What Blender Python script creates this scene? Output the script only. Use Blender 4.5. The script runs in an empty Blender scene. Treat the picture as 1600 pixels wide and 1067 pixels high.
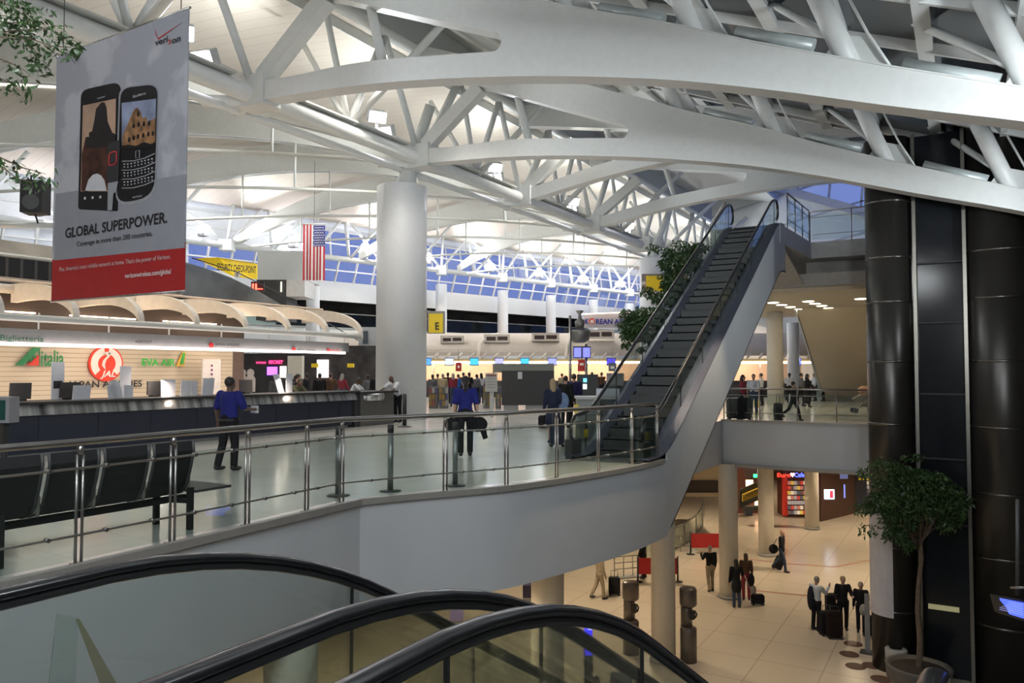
import bpy, bmesh, math, random
from mathutils import Vector, Matrix, Euler
random.seed(7)
C = bpy.context.scene.collection
SC = bpy.context.scene
PI = math.pi
# ---------------------------------------------------------------- camera, world, exposure
F_PX = 1200.0; TH = math.radians(30.5); PIT = math.atan(44.5/1200.0); CAMZ = 1.9
cT, sT = math.cos(TH), math.sin(TH)
cam_d = bpy.data.cameras.new('camera'); cam_d.sensor_width = 36.0; cam_d.lens = 36.0*F_PX/1600.0
cam_d.clip_start = 0.05; cam_d.clip_end = 600
cam = bpy.data.objects.new('camera', cam_d); C.objects.link(cam)
cam.location = (0, 0, CAMZ); cam.rotation_euler = (PI/2+PIT, 0, TH)
SC.camera = cam
SC.view_settings.view_transform = 'Standard'; SC.view_settings.look = 'None'
SC.view_settings.gamma = 1.0; SC.view_settings.exposure = 0.66
SC.view_settings.use_curve_mapping = False
wd = bpy.data.worlds.new('dusk_sky'); SC.world = wd; wd.use_nodes = True
nt = wd.node_tree; nt.nodes.clear()
wo = nt.nodes.new('ShaderNodeOutputWorld'); bg = nt.nodes.new('ShaderNodeBackground')
tc = nt.nodes.new('ShaderNodeTexCoord'); no = nt.nodes.new('ShaderNodeTexNoise'); cr = nt.nodes.new('ShaderNodeValToRGB')
no.inputs['Scale'].default_value = 5.0; no.inputs['Detail'].default_value = 5
cr.color_ramp.elements[0].position = .35; cr.color_ramp.elements[0].color = (.095, .14, .36, 1)
cr.color_ramp.elements[1].position = .75; cr.color_ramp.elements[1].color = (.15, .19, .38, 1)
nt.links.new(tc.outputs['Generated'], no.inputs['Vector']); nt.links.new(no.outputs['Fac'], cr.inputs['Fac'])
nt.links.new(cr.outputs['Color'], bg.inputs['Color']); nt.links.new(bg.outputs['Background'], wo.inputs['Surface'])
bg.inputs['Strength'].default_value = 1.0

def cw(X, Y, z=0.0):            # metres to the right / ahead of the viewer -> world
    return Vector((X*cT - Y*sT, X*sT + Y*cT, z))
def P(u, v, Y):                 # photo pixel at a forward distance -> world point
    a = (u-800)/F_PX; b = (533.5-v)/F_PX
    s = Y/(math.cos(PIT) - b*math.sin(PIT))
    return cw(a*s, Y, CAMZ + s*(math.sin(PIT) + b*math.cos(PIT)))
def G(u, v, z=0.0):             # photo pixel on a horizontal plane
    lo, hi = .5, 400.
    for _ in range(60):
        m = (lo+hi)/2
        if (P(u, v, m).z - z)*(1 if z < CAMZ else -1) > 0: lo = m
        else: hi = m
    return P(u, v, m)
def PY(u, v, y):                # photo pixel on a plane of constant world y
    d = P(u, v, 1.0) - Vector((0, 0, CAMZ)); return Vector((0, 0, CAMZ)) + d*(y/d.y)
def PX(u, v, x):
    d = P(u, v, 1.0) - Vector((0, 0, CAMZ)); return Vector((0, 0, CAMZ)) + d*(x/d.x)

def spot(name, loc, tgt, power, color, size=70, blend=.8, r=.3, parent=None):
    l = bpy.data.lights.new(name, 'SPOT'); l.energy = power; l.color = color
    l.spot_size = math.radians(size); l.spot_blend = blend; l.shadow_soft_size = r
    o = bpy.data.objects.new(name, l); C.objects.link(o); o.location = loc
    o.rotation_euler = (Vector(tgt)-Vector(loc)).to_track_quat('-Z', 'Y').to_euler()
    return o
def point(name, loc, power, color, r=.3):
    l = bpy.data.lights.new(name, 'POINT'); l.energy = power; l.color = color; l.shadow_soft_size = r
    o = bpy.data.objects.new(name, l); C.objects.link(o); o.location = loc; return o
def area(name, loc, tgt, power, color, sx, sy):
    l = bpy.data.lights.new(name, 'AREA'); l.shape = 'RECTANGLE'; l.size = sx; l.size_y = sy; l.energy = power; l.color = color
    o = bpy.data.objects.new(name, l); C.objects.link(o); o.location = loc
    o.rotation_euler = (Vector(tgt)-Vector(loc)).to_track_quat('-Z', 'Y').to_euler(); return o
COOL = (.90, .96, 1.0); WARM = (1.0, .78, .52); NEUT = (1.0, .93, .84)
# truss floodlights washing the hall vault (fixtures are built with the trusses below)
T1X = -17.8
def t1(Yc): return cw(-15.3+.588*(Yc-9.02), Yc, 0)          # near truss line at viewer distance Yc
def farX(Yc): return max(Yc-67.4, -15.3+.588*(Yc-9.02)-34)
NODES = [15.4+7.85*k for k in range(-2, 8)]                 # world y of the near truss nodes
for k, t in enumerate(NODES):
    if k < 1: continue
    spot('flood_near', (T1X-.9, t+1.0, 10.9), (T1X-8, t-3.5, 14.5), 1250, COOL, 150, .6, .2)
    spot('flood_atrium', (T1X+1.4, t+3.0, 10.8), (T1X+9, t+3.5, 11.0), 520, COOL, 120, .8, .2)
FARY = [15.5, 22.5, 29.3, 36, 42.7, 49.1, 55.4, 61.7, 66.6, 71, 75.4, 80]
for Yc in FARY[2:]:
    p = cw(farX(Yc)+1.2, Yc, 10.4)
    spot('flood_far', p, cw(farX(Yc)+9, Yc, 14.5), 950, COOL, 150, .6, .2)
# unseen fill spots added high in the hall vault, warm arrivals downlights under the slabs
for (X, Y) in [(-14, 20), (-22, 30), (-8, 33), (-16, 42), (0, 45), (-8, 55), (6, 58), (14, 70), (-4, 24), (3, 34)]:
    p = cw(X, Y, 12.6); spot('hall_fill_spot', p, (p.x, p.y, 0), 1000, NEUT, 130, .7, .25)
for (x, y) in [(-12, 16), (-12, 24), (-12, 32), (-12, 42), (-4, 34), (-4, 44), (-1, 52), (2, 36), (2, 46), (-9, 54), (-12, 9), (-9.6, 12.5), (-9.6, 5.5)]:  # last two added unseen to brighten the floor behind the escalator glass
    spot('arrivals_down_fill', (x, y, -1.75), (x, y, -6.6), 620, WARM, 140, .6, .15)
for (x, y) in [(-4.8, 19), (-4.2, 25), (-5, 13)]:
    spot('atrium_downlight', (x, y, 5.6), (x, y, -6.6), 800, WARM, 60, .8, .2)
for (x, y) in [(-6, 35), (-2.5, 35), (-6, 40), (-9, 37), (-1, 40)]:
    spot('gallery_downlight', (x, y, 5.15), (x, y, 0), 680, (1, .70, .40), 140, .6, .12)
for (x, y, z, tx, ty, tz, pw) in [(-9, -4.8, 8.0, -9, 14, 7.5, 230), (-2.5, -4.8, 8.0, -4, 14, 7.5, 260), (4, -4.8, 6.0, -1, 14, 6.5, 200)]:  # unseen soft fill added behind the viewer for atrium and slab edge
    area('rear_fill_area', (x, y, z), (tx, ty, tz), pw, (.94, .98, 1.), 2.5, 2.5)
for (x, y, tx, pw) in [(2.5, -4.6, -3, 2600), (6, -4.6, 1, 1700)]:  # unseen spots added behind the viewer to brighten the girder faces
    spot('rear_girder_fill', (x, y, 4.2), (tx, 15.4, 9.6), pw, COOL, 62, .9, .5)
for (x, y) in [(-1.5, 2.5), (-4.5, 1.5), (1.5, 5.0)]:  # unseen overhead fill added to put highlights on the handrails
    area('overhead_fill_area', (x, y, 7.6), (x, y+.5, 0), 130, COOL, 1.0, 1.0)
for X in (-6, 4, 14):
    area('far_canopy_light', cw(X, 55.2, 2.3), cw(X, 56.5, 1.3), 150, (1, .74, .52), 9, .3)
    area('far_canopy_cove', cw(X, 54.8, 2.75), cw(X, 56.0, 4.5), 110, (1, .78, .6), 9, .2)
spot('atrium_flood', (3.0, 12.5, 5.2), (-6, 15, 8.5), 700, COOL, 120, .8, .3)
spot('atrium_flood', (3.0, 20.5, 5.2), (-6, 22, 8.0), 500, COOL, 120, .8, .3)

# ---------------------------------------------------------------- materials
MATS = {}
def mat(name, col, rough=.6, metal=0., var=.06, scale=6., bump=0., spec=.5, emit=None, es=0., stretch=None):
    if name in MATS: return MATS[name]
    m = bpy.data.materials.new(name); m.use_nodes = True; MATS[name] = m
    n = m.node_tree.nodes; L = m.node_tree.links; b = n['Principled BSDF']
    b.inputs['Roughness'].default_value = rough; b.inputs['Metallic'].default_value = metal
    b.inputs['Specular IOR Level'].default_value = spec
    t = n.new('ShaderNodeTexCoord'); mp = n.new('ShaderNodeMapping'); nz = n.new('ShaderNodeTexNoise')
    if stretch: mp.inputs['Scale'].default_value = stretch
    nz.inputs['Scale'].default_value = scale; nz.inputs['Detail'].default_value = 4
    r = n.new('ShaderNodeValToRGB')
    c = Vector(col)
    r.color_ramp.elements[0].position = .3; r.color_ramp.elements[1].position = .7
    r.color_ramp.elements[0].color = (*[max(0, x*(1-var)) for x in c], 1)
    r.color_ramp.elements[1].color = (*[min(1, x*(1+var)) for x in c], 1)
    L.new(t.outputs['Object'], mp.inputs['Vector']); L.new(mp.outputs['Vector'], nz.inputs['Vector'])
    L.new(nz.outputs['Fac'], r.inputs['Fac']); L.new(r.outputs['Color'], b.inputs['Base Color'])
    if bump:
        bp = n.new('ShaderNodeBump'); bp.inputs['Strength'].default_value = bump; bp.inputs['Distance'].default_value = .02
        L.new(nz.outputs['Fac'], bp.inputs['Height']); L.new(bp.outputs['Normal'], b.inputs['Normal'])
    if emit:
        b.inputs['Emission Color'].default_value = (*emit, 1); b.inputs['Emission Strength'].default_value = es
    return m
def glassmat(name, tint, refl=.10, rough=.02, opac=0.):
    m = bpy.data.materials.new(name); m.use_nodes = True; MATS[name] = m
    n = m.node_tree.nodes; L = m.node_tree.links; n.clear()
    o = n.new('ShaderNodeOutputMaterial'); t = n.new('ShaderNodeBsdfTransparent'); g = n.new('ShaderNodeBsdfGlossy')
    mx = n.new('ShaderNodeMixShader'); lw = n.new('ShaderNodeLayerWeight'); mr = n.new('ShaderNodeMapRange')
    t.inputs['Color'].default_value = (*tint, 1); g.inputs['Roughness'].default_value = rough
    g.inputs['Color'].default_value = (.9, .95, .95, 1)
    lw.inputs['Blend'].default_value = .25
    mr.inputs['To Min'].default_value = refl*.5; mr.inputs['To Max'].default_value = min(1, refl*6)
    L.new(lw.outputs['Fresnel'], mr.inputs['Value']); L.new(mr.outputs['Result'], mx.inputs['Fac'])
    L.new(t.outputs['BSDF'], mx.inputs[1]); L.new(g.outputs['BSDF'], mx.inputs[2]); L.new(mx.outputs['Shader'], o.inputs['Surface'])
    return m
def tilemat(name, c1, c2, mortar, sx, sy, rough, msize=.012, rot=0., spec=.5, ox=0):
    m = bpy.data.materials.new(name); m.use_nodes = True; MATS[name] = m
    n = m.node_tree.nodes; L = m.node_tree.links; b = n['Principled BSDF']
    t = n.new('ShaderNodeTexCoord'); mp = n.new('ShaderNodeMapping'); br = n.new('ShaderNodeTexBrick'); nz = n.new('ShaderNodeTexNoise')
    mp.inputs['Rotation'].default_value = (0, 0, rot)
    br.inputs['Color1'].default_value = (*c1, 1); br.inputs['Color2'].default_value = (*c2, 1); br.inputs['Mortar'].default_value = (*mortar, 1)
    br.inputs['Scale'].default_value = 1.0; br.inputs['Mortar Size'].default_value = msize
    br.inputs['Brick Width'].default_value = sx; br.inputs['Row Height'].default_value = sy; br.offset = ox
    nz.inputs['Scale'].default_value = .7; nz.inputs['Detail'].default_value = 6
    mr = n.new('ShaderNodeMapRange'); mr.inputs['To Min'].default_value = rough*.7; mr.inputs['To Max'].default_value = rough*1.4
    L.new(t.outputs['Object'], mp.inputs['Vector']); L.new(mp.outputs['Vector'], br.inputs['Vector'])
    L.new(t.outputs['Object'], nz.inputs['Vector']); L.new(nz.outputs['Fac'], mr.inputs['Value'])
    L.new(br.outputs['Color'], b.inputs['Base Color']); L.new(mr.outputs['Result'], b.inputs['Roughness'])
    b.inputs['Specular IOR Level'].default_value = spec
    return m
def linesmat(name, c1, c2, period, axis='Z', rough=.6, duty=.1):
    """boards or slats drawn as thin grooves along one axis"""
    m = bpy.data.materials.new(name); m.use_nodes = True; MATS[name] = m
    n = m.node_tree.nodes; L = m.node_tree.links; b = n['Principled BSDF']; b.inputs['Roughness'].default_value = rough
    t = n.new('ShaderNodeTexCoord'); s = n.new('ShaderNodeSeparateXYZ'); d = n.new('ShaderNodeMath'); d.operation = 'DIVIDE'; d.inputs[1].default_value = period
    fr = n.new('ShaderNodeMath'); fr.operation = 'FRACT'; ab = n.new('ShaderNodeMath'); ab.operation = 'GREATER_THAN'; ab.inputs[1].default_value = 1-duty
    mx = n.new('ShaderNodeMix'); mx.data_type = 'RGBA'
    mx.inputs[6].default_value = (*c1, 1); mx.inputs[7].default_value = (*c2, 1)
    L.new(t.outputs['Object'], s.inputs['Vector']); L.new(s.outputs[axis], d.inputs[0]); L.new(d.outputs[0], fr.inputs[0])
    L.new(fr.outputs[0], ab.inputs[0]); L.new(ab.outputs[0], mx.inputs[0]); L.new(mx.outputs[2], b.inputs['Base Color'])
    bp = n.new('ShaderNodeBump'); bp.inputs['Strength'].default_value = .6; bp.inputs['Distance'].default_value = .02; bp.invert = True
    L.new(ab.outputs[0], bp.inputs['Height']); L.new(bp.outputs['Normal'], b.inputs['Normal'])
    return m
def em(name, col, s, var=0.):
    if name in MATS: return MATS[name]
    return mat(name, (.02, .02, .02), .4, emit=col, es=s)

WHITE = mat('painted_steel_white', (.66, .68, .67), .45, var=.03)
WHITE2 = mat('painted_steel_offwhite', (.62, .62, .58), .5, var=.03)
FASCIA = mat('painted_fascia', (.43, .455, .48), .6, var=.02, scale=1.5)
CEIL = linesmat('ceiling_boards', (.50, .45, .38), (.36, .32, .27), .6, 'Y', .8, .04)
PANELW = mat('roof_panel_white', (.62, .64, .62), .7, var=.03)
FLOOR_D = tilemat('departures_stone', (.52, .52, .49), (.55, .55, .52), (.42, .42, .40), .9, .9, .17, .006, spec=.7)
FLOOR_A = tilemat('arrivals_stone', (.50, .44, .36), (.52, .46, .38), (.34, .29, .23), 1.8, 1.8, .2, .014, spec=.5)
STEEL = mat('brushed_steel', (.42, .42, .41), .3, 1., var=.25, scale=3, stretch=(8, 8, .2))
STEELD = mat('rail_steel', (.33, .32, .31), .28, .9, var=.08)
GLINT_STEEL = mat('counter_steel_glints', (.46, .46, .45), .30, .75, var=.75, scale=1.3, stretch=(.1, 5, .1))  # streaks in the colour imitate lamps reflected in the steel
BLACKR = mat('black_rubber', (.012, .012, .014), .2, var=.1, spec=.85)
BLACK = mat('black_matte', (.016, .016, .017), .6, var=.1)
DARKG = mat('dark_grey', (.05, .05, .052), .5, var=.1)
NAVY = mat('navy_laminate', (.012, .016, .035), .45, var=.08)
GLASS = glassmat('clear_glass', (.90, .95, .93), .08)
GLASS2 = glassmat('escalator_glass', (.87, .90, .88), .07)
GLASSD = mat('dark_glass', (.012, .014, .017), .12, var=.1, spec=.28)
GREYP = mat('grey_paint', (.28, .28, .27), .6)
BEIGE = mat('beige_paint', (.56, .48, .35), .7, var=.03)
CREAM = mat('cream_plaster', (.62, .58, .50), .7, var=.03)
SKIN_D = mat('skin_dark', (.10, .055, .038), .5, var=.05)
SKIN_L = mat('skin_light', (.42, .26, .19), .5, var=.05)
HAIR_B = mat('hair_black', (.012, .010, .009), .5, var=.2, scale=40)
HAIR_BR = mat('hair_brown', (.06, .035, .02), .5, var=.2, scale=40)
HAIR_BL = mat('hair_blonde', (.28, .20, .11), .5, var=.2, scale=40)
HAIR_G = mat('hair_grey', (.25, .23, .21), .5, var=.2, scale=40)
def cloth(name, col): return mat('cloth_'+name, col, .85, var=.15, scale=12, bump=.15, spec=.2)
LEAF = mat('ficus_leaf', (.035, .075, .022), .4, var=.5, scale=9)
BARK = mat('bark', (.14, .10, .07), .8, var=.25, scale=12, bump=.5)

# ---------------------------------------------------------------- mesh helpers
class MB:
    def __init__(s): s.bm = bmesh.new()
    def face(s, pts, smooth=False):
        vs = [s.bm.verts.new(p) for p in pts]
        f = s.bm.faces.new(vs); f.smooth = smooth; return f
    def box(s, c, d, rot=None):
        cx, cy, cz = c; dx, dy, dz = [v/2 for v in d]
        R = rot if rot is not None else Matrix.Identity(3)
        if isinstance(R, (int, float)): R = Matrix.Rotation(R, 3, 'Z')
        v = [s.bm.verts.new(Vector(c)+R @ Vector((x*dx, y*dy, z*dz))) for x in (-1, 1) for y in (-1, 1) for z in (-1, 1)]
        for q in ((0, 1, 3, 2), (4, 6, 7, 5), (0, 4, 5, 1), (2, 3, 7, 6), (0, 2, 6, 4), (1, 5, 7, 3)):
            s.bm.faces.new([v[i] for i in q])
        return s
    def b2(s, a, b): return s.box([(a[i]+b[i])/2 for i in range(3)], [abs(b[i]-a[i]) for i in range(3)])
    def beam(s, p0, p1, w, h, up=(0, 0, 1)):
        p0, p1 = Vector(p0), Vector(p1); d = (p1-p0); L = d.length; d.normalize(); u = Vector(up)
        if abs(d.dot(u)) > .98: u = Vector((1, 0, 0))
        r = d.cross(u).normalized(); u = r.cross(d)
        R = Matrix((r, d, u)).transposed()
        return s.box((p0+p1)/2, (w, L, h), R)
    def cyl(s, p0, p1, r, r2=None, seg=12, caps=True):
        return s.tube([p0, p1], [r, r if r2 is None else r2], seg, caps)
    def tube(s, pts, r, seg=10, caps=True, closed=False, ex=1., up=None):
        pts = [Vector(p) for p in pts]; n = len(pts); rs = r if isinstance(r, (list, tuple)) else [r]*n
        rings = []; prev = None
        for i, p in enumerate(pts):
            a = pts[i-1] if (i > 0 or closed) else p; b = pts[(i+1) % n] if (i < n-1 or closed) else p
            d = (b-a); d = d.normalized() if d.length > 1e-9 else Vector((0, 0, 1))
            if up is not None: u = Vector(up)
            elif prev is None: u = Vector((0, 0, 1)) if abs(d.z) < .9 else Vector((1, 0, 0))
            else: u = prev
            x = d.cross(u)
            if x.length < 1e-6: x = d.cross(Vector((1, .01, 0)))
            x.normalize(); y = x.cross(d).normalized(); prev = y
            rings.append([s.bm.verts.new(p + (x*math.cos(2*PI*k/seg)*ex + y*math.sin(2*PI*k/seg))*rs[i]) for k in range(seg)])
        m = n if closed else n-1
        for i in range(m):
            A, B = rings[i], rings[(i+1) % n]
            for k in range(seg):
                f = s.bm.faces.new((A[k], A[(k+1) % seg], B[(k+1) % seg], B[k])); f.smooth = True
        if caps and not closed:
            s.bm.faces.new(rings[0][::-1]); s.bm.faces.new(rings[-1])
        return s
    def lathe(s, prof, c=(0, 0, 0), seg=24):
        rings = [[s.bm.verts.new((c[0]+r*math.cos(2*PI*k/seg), c[1]+r*math.sin(2*PI*k/seg), c[2]+z)) for k in range(seg)] for r, z in prof]
        for A, B in zip(rings, rings[1:]):
            for k in range(seg):
                f = s.bm.faces.new((A[k], A[(k+1) % seg], B[(k+1) % seg], B[k])); f.smooth = True
        for rg, rev in ((rings[0], True), (rings[-1], False)):
            s.bm.faces.new(rg[::-1] if rev else rg)
        return s
    def prism(s, poly, off):
        """closed planar polygon (3-D points) pushed by a vector"""
        off = Vector(off); A = [s.bm.verts.new(p) for p in poly]; B = [s.bm.verts.new(Vector(p)+off) for p in poly]; n = len(A)
        s.bm.faces.new(A[::-1]); s.bm.faces.new(B)
        for i in range(n): s.bm.faces.new((A[i], A[(i+1) % n], B[(i+1) % n], B[i]))
        return s
    def strip(s, lo, hi, off):
        """band between two polylines, given thickness by a vector"""
        off = Vector(off); n = len(lo)
        v = [[s.bm.verts.new(Vector(p)+o) for p in L] for L, o in ((lo, Vector()), (hi, Vector()), (lo, off), (hi, off))]
        for i in range(n-1):
            for a, b in ((0, 1), (1, 3), (3, 2), (2, 0)):
                s.bm.faces.new((v[a][i], v[a][i+1], v[b][i+1], v[b][i]))
        for i in (0, n-1): s.bm.faces.new((v[0][i], v[1][i], v[3][i], v[2][i]))
        return s
    def ell(s, c, r, seg=14, rings=8, R=None):
        m = Matrix.Translation(c) @ ((R.to_4x4() if R else Matrix.Identity(4))) @ Matrix.Diagonal((*r, 1))
        ret = bmesh.ops.create_uvsphere(s.bm, u_segments=seg, v_segments=rings, radius=1, matrix=m)
        for v in ret['verts']:
            for f in v.link_faces: f.smooth = True
        return s
    def build(s, name, m, parent=None):
        if len(s.bm.faces) < 20000: bmesh.ops.recalc_face_normals(s.bm, faces=s.bm.faces)
        me = bpy.data.meshes.new(name); s.bm.to_mesh(me); s.bm.free()
        o = bpy.data.objects.new(name, me); C.objects.link(o)
        for mm in (m if isinstance(m, (list, tuple)) else [m]): me.materials.append(mm)
        if parent is not None: adopt(o, parent)
        return o
def world_m(o):
    m = Matrix.LocRotScale(o.location, o.rotation_euler, o.scale)
    return world_m(o.parent) @ o.matrix_parent_inverse @ m if o.parent else m
def adopt(o, parent):
    w = world_m(parent); o.parent = parent; o.matrix_parent_inverse = w.inverted()
def tag(o, label=None, cat=None, group=None, kind=None):
    for k, v in (('label', label), ('category', cat), ('group', group), ('kind', kind)):
        if v: o[k] = v
    return o
def thing(name, label, cat, loc=(0, 0, 0), rz=0., group=None):
    o = bpy.data.objects.new(name, None); C.objects.link(o); o.location = loc; o.rotation_euler = (0, 0, rz)
    o.empty_display_size = .2
    return tag(o, label, cat, group)
def struct(o, label=None, cat=None): return tag(o, label, cat, kind='structure')
def copy_tree(o, parent=None):
    c = o.copy(); C.objects.link(c)
    if parent is not None: c.parent = parent
    for ch in [x for x in bpy.data.objects if x.parent == o]: copy_tree(ch, c)
    return c
def text(s, name, m, parent, org, xd, h, width=None, th=.004, bold=0., up=(0, 0, 1), shear=0.):
    cu = bpy.data.curves.new(name, 'FONT'); cu.body = s; cu.size = 1; cu.extrude = 0; cu.offset = bold; cu.shear = shear; cu.resolution_u = 3
    t = bpy.data.objects.new(name, cu); C.objects.link(t)
    dg = bpy.context.evaluated_depsgraph_get(); me = bpy.data.meshes.new_from_object(t.evaluated_get(dg))
    bpy.data.objects.remove(t); bpy.data.curves.remove(cu)
    xs = [v.co.x for v in me.vertices]
    if not xs: return None
    x0, x1 = min(xs), max(xs); sy = h/.70; sx = sy if width is None else width/(x1-x0)
    X = Vector(xd).normalized(); U = Vector(up).normalized(); N = X.cross(U); org = Vector(org)
    for v in me.vertices: v.co = org + X*((v.co.x-x0)*sx) + U*(v.co.y*sy) + N*th
    o = bpy.data.objects.new(name, me); C.objects.link(o); me.materials.append(m)
    if parent is not None: adopt(o, parent)
    return o
def interp(tab, x):
    if x <= tab[0][0]: return tab[0][1]
    for (a, b), (c, d) in zip(tab, tab[1:]):
        if x <= c: return b+(d-b)*(x-a)/(c-a)
    return tab[-1][1]
def crom(tab, x):
    n = len(tab)
    for i in range(n-1):
        if x <= tab[i+1][0] or i == n-2:
            x0, y0 = tab[i]; x1, y1 = tab[i+1]; t = (x-x0)/(x1-x0)
            m0 = (y1-tab[max(i-1, 0)][1])/(x1-tab[max(i-1, 0)][0]); m1 = (tab[min(i+2, n-1)][1]-y0)/(tab[min(i+2, n-1)][0]-x0)
            h = x1-x0; t2, t3 = t*t, t*t*t
            return (2*t3-3*t2+1)*y0+(t3-2*t2+t)*h*m0+(-2*t3+3*t2)*y1+(t3-t2)*h*m1
# ================================================================ THE SETTING
ARR = -6.6; UPZ = 7.0
# arrivals floor, with a round inlay line in red stone
fa = MB(); fa.b2((-60, -12, ARR-.2), (40, 110, ARR)); struct(fa.build('floor', FLOOR_A))
EDGE = [(-7.35, -10), (-7.35, 4.3), (-7.45, 6.5), (-7.55, 8.5), (-7.25, 9.15), (-6.86, 9.8), (-6.4, 10.65), (-6.03, 11.9), (-5.75, 13.1), (-5.55, 14.3), (-5.47, 15.5)]
# departures slab: hall side, then right of it the gallery beyond the void
_k = [(y, x) for x, y in EDGE if y >= 8.5]
EDGE = [p for p in EDGE if p[1] < 8.5]+[(crom(_k, 8.5+(15.5-8.5)*i/28), 8.5+(15.5-8.5)*i/28) for i in range(29)]
hall = EDGE + [(-5.47, 15.75), (-7.3, 15.75), (-7.9, 16.6), (-7.9, 29.1), (-2.6, 29.1), (14, 29.1), (14, 112), (-110, 112), (-110, -10)]
m_ = MB(); m_.prism([(x, y, -.05) for x, y in hall], (0, 0, .05)); struct(m_.build('floor', FLOOR_D))
m_ = MB(); m_.prism([(x, y, -1.6) for x, y in hall], (0, 0, 1.549)); _se = struct(m_.build('wall_slab_edge', FASCIA)); _se.data.shade_smooth(); _se.data.set_sharp_from_angle(angle=math.radians(9))
# steel lip along the slab edge
m_ = MB(); lip = [Vector((x, y, 0)) for x, y in EDGE]
for a, b in zip(lip, lip[1:]): m_.beam(a+Vector((.0, 0, .0)), b+Vector((.0, 0, .0)), .1, .09)
struct(m_.build('trim_1', mat('slab_lip', (.30, .29, .27), .45, .3)))
m_ = MB(); m_.b2((-7.95, 29.0, -.03), (-2.5, 29.14, .05)); m_.b2((-7.95, 28.98, -1.72), (-2.5, 29.2, -1.6)); struct(m_.build('trim_2', mat('slab_lip', (.30, .29, .27))))
# viewer-side landing beside the escalators
m_ = MB(); m_.prism([(x, y, -1.6) for x, y in [(-7.3, -10), (-7.3, -1.2), (-3.9, -1.2), (-3.9, .2), (.2, .2), (.2, 2.2), (9, 2.2), (9, -10)]], (0, 0, 1.6)); struct(m_.build('floor', FLOOR_D))
# gallery (upper) level
up = [(-7.6, 27.7), (-5.45, 27.7), (-5.2, 32.4), (14, 32.4), (14, 60), (-9.5, 60), (-9.5, 33), (-7.6, 31)]
m_ = MB(); m_.prism([(x, y, UPZ-.65) for x, y in up], (0, 0, .65)); struct(m_.build('floor', mat('gallery_paint', (.40, .41, .41), .6)))
m_ = MB(); m_.b2((-5.6, 33.6, 5.3), (14, 34.0, 6.4)); m_.b2((-8.2, 32.4, 5.25), (14, 32.9, 5.75)); m_.prism([(-7.6, 27.9, 6.4), (-5.5, 27.9, 6.4), (-5.5, 32.5, 5.3), (-7.6, 32.5, 5.3)], (0, 0, .05)); struct(m_.build('wall_gallery', mat('gallery_shade', (.36, .34, .31), .7)))
m_ = MB(); m_.b2((-11, 32.9, 5.1), (14, 48.5, 5.25)); struct(m_.build('ceiling', BEIGE))
# wall behind the gallery with sky glazing above it
lowz = lambda x: 13.1-.42*(x+5.85)
m_ = MB(); m_.prism([(-17, 60, 0), (9, 60, 0), (9, 60, lowz(9)), (-17, 60, lowz(-17))], (0, .3, 0)); struct(m_.build('wall_back', PANELW))
w_ = thing('window_1', None, None, (2, 60, 12)); tag(w_, 'tall dusk window above the gallery', 'window', kind='structure')
m_ = MB()
for i in range(13):
    x = -17+2.15*i; m_.beam((x, 60, lowz(x)), (x+1.2, 60, 26), .12, .16)
for i in range(-4, 8):
    z = 13.4+2.3*i; xa = -17; za = z-.22*8
    m_.beam((xa, 60, za+.0), (9, 60, za+.22*26), .12, .12) if za > lowz(-17)-9 else None
m_.beam((-17, 59.9, lowz(-17)), (9, 59.9, lowz(9)), .5, .6)
m_.build('window_frame', mat('window_frame_grey', (.40, .41, .42), .5), w_)
m_ = MB(); m_.face([(-17, 60.1, lowz(-17)), (9, 60.1, lowz(9)), (9, 60.1, 26), (-17, 60.1, 26)]); m_.build('pane', glassmat('sky_glass', (.95, .97, 1.), .05), w_)
m_ = MB(); m_.b2((-110, -6.3, ARR), (9.3, -6, 17)); struct(m_.build('wall_behind', mat('wall_behind', (.30, .29, .27), .8)))
# walls right of the gallery and arrivals back walls
m_ = MB(); m_.b2((9, -6, ARR), (9.3, 112, 5.5)); struct(m_.build('wall_right', mat('dark_wall', (.06, .055, .05), .7)))
m_ = MB(); m_.b2((-60, 62, ARR), (14, 62.3, -1.6)); struct(m_.build('wall_back', mat('shop_wall', (.20, .10, .06), .7, var=.5, scale=1.5)))
m_ = MB(); m_.b2((-24, -10, ARR), (-23.7, 62, -1.6)); struct(m_.build('wall_left', BEIGE))
# ---- far oblique hall wall: follows the far truss
FA = Vector((-52-1.2, 15.4+1.2)); FB = Vector((44-1.2, 111.4+1.2)); FD = (FB-FA).normalized(); FN = Vector((-FD.y, FD.x)); FL = (FB-FA).length
def fw(d, off, z): p = FA+FD*d+FN*off; return cw(p.x, p.y, z)
def fstrip(mb, d0, d1, z0, z1, off, th): mb.prism([fw(d0, off, z0), fw(d1, off, z0), fw(d1, off+th, z0), fw(d0, off+th, z0)], (0, 0, z1-z0)); return mb
m_ = MB(); fstrip(m_, 0, FL, 0, 5.0, 0, .3); fstrip(m_, 0, FL, 7.0, 8.35, 0, .3); fstrip(m_, 0, FL, 4.9, 5.05, 0, 7)
for d0, d1 in ((40, 52), (86, 92), (104, FL)): fstrip(m_, d0, d1, 5, 7, .02, .28)
struct(m_.build('wall_far', mat('far_wall', (.60, .62, .62), .7, var=.03, scale=.3)))
m_ = MB(); fstrip(m_, 0, FL, 5, 8.3, 6, .2); fstrip(m_, 0, FL, 7.3, 7.5, .3, 6); struct(m_.build('wall_mezzanine', mat('mezz_dark', (.035, .035, .037), .7, var=.5, scale=.6)))  # near-black colour stands in for shade inside the mezzanine openings
w2 = tag(thing('window_2', None, None, fw(60, 0, 9)), 'long slanted dusk window band of the far hall wall', 'window', kind='structure')
m_ = MB()
nb = int(FL/1.62)
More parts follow.
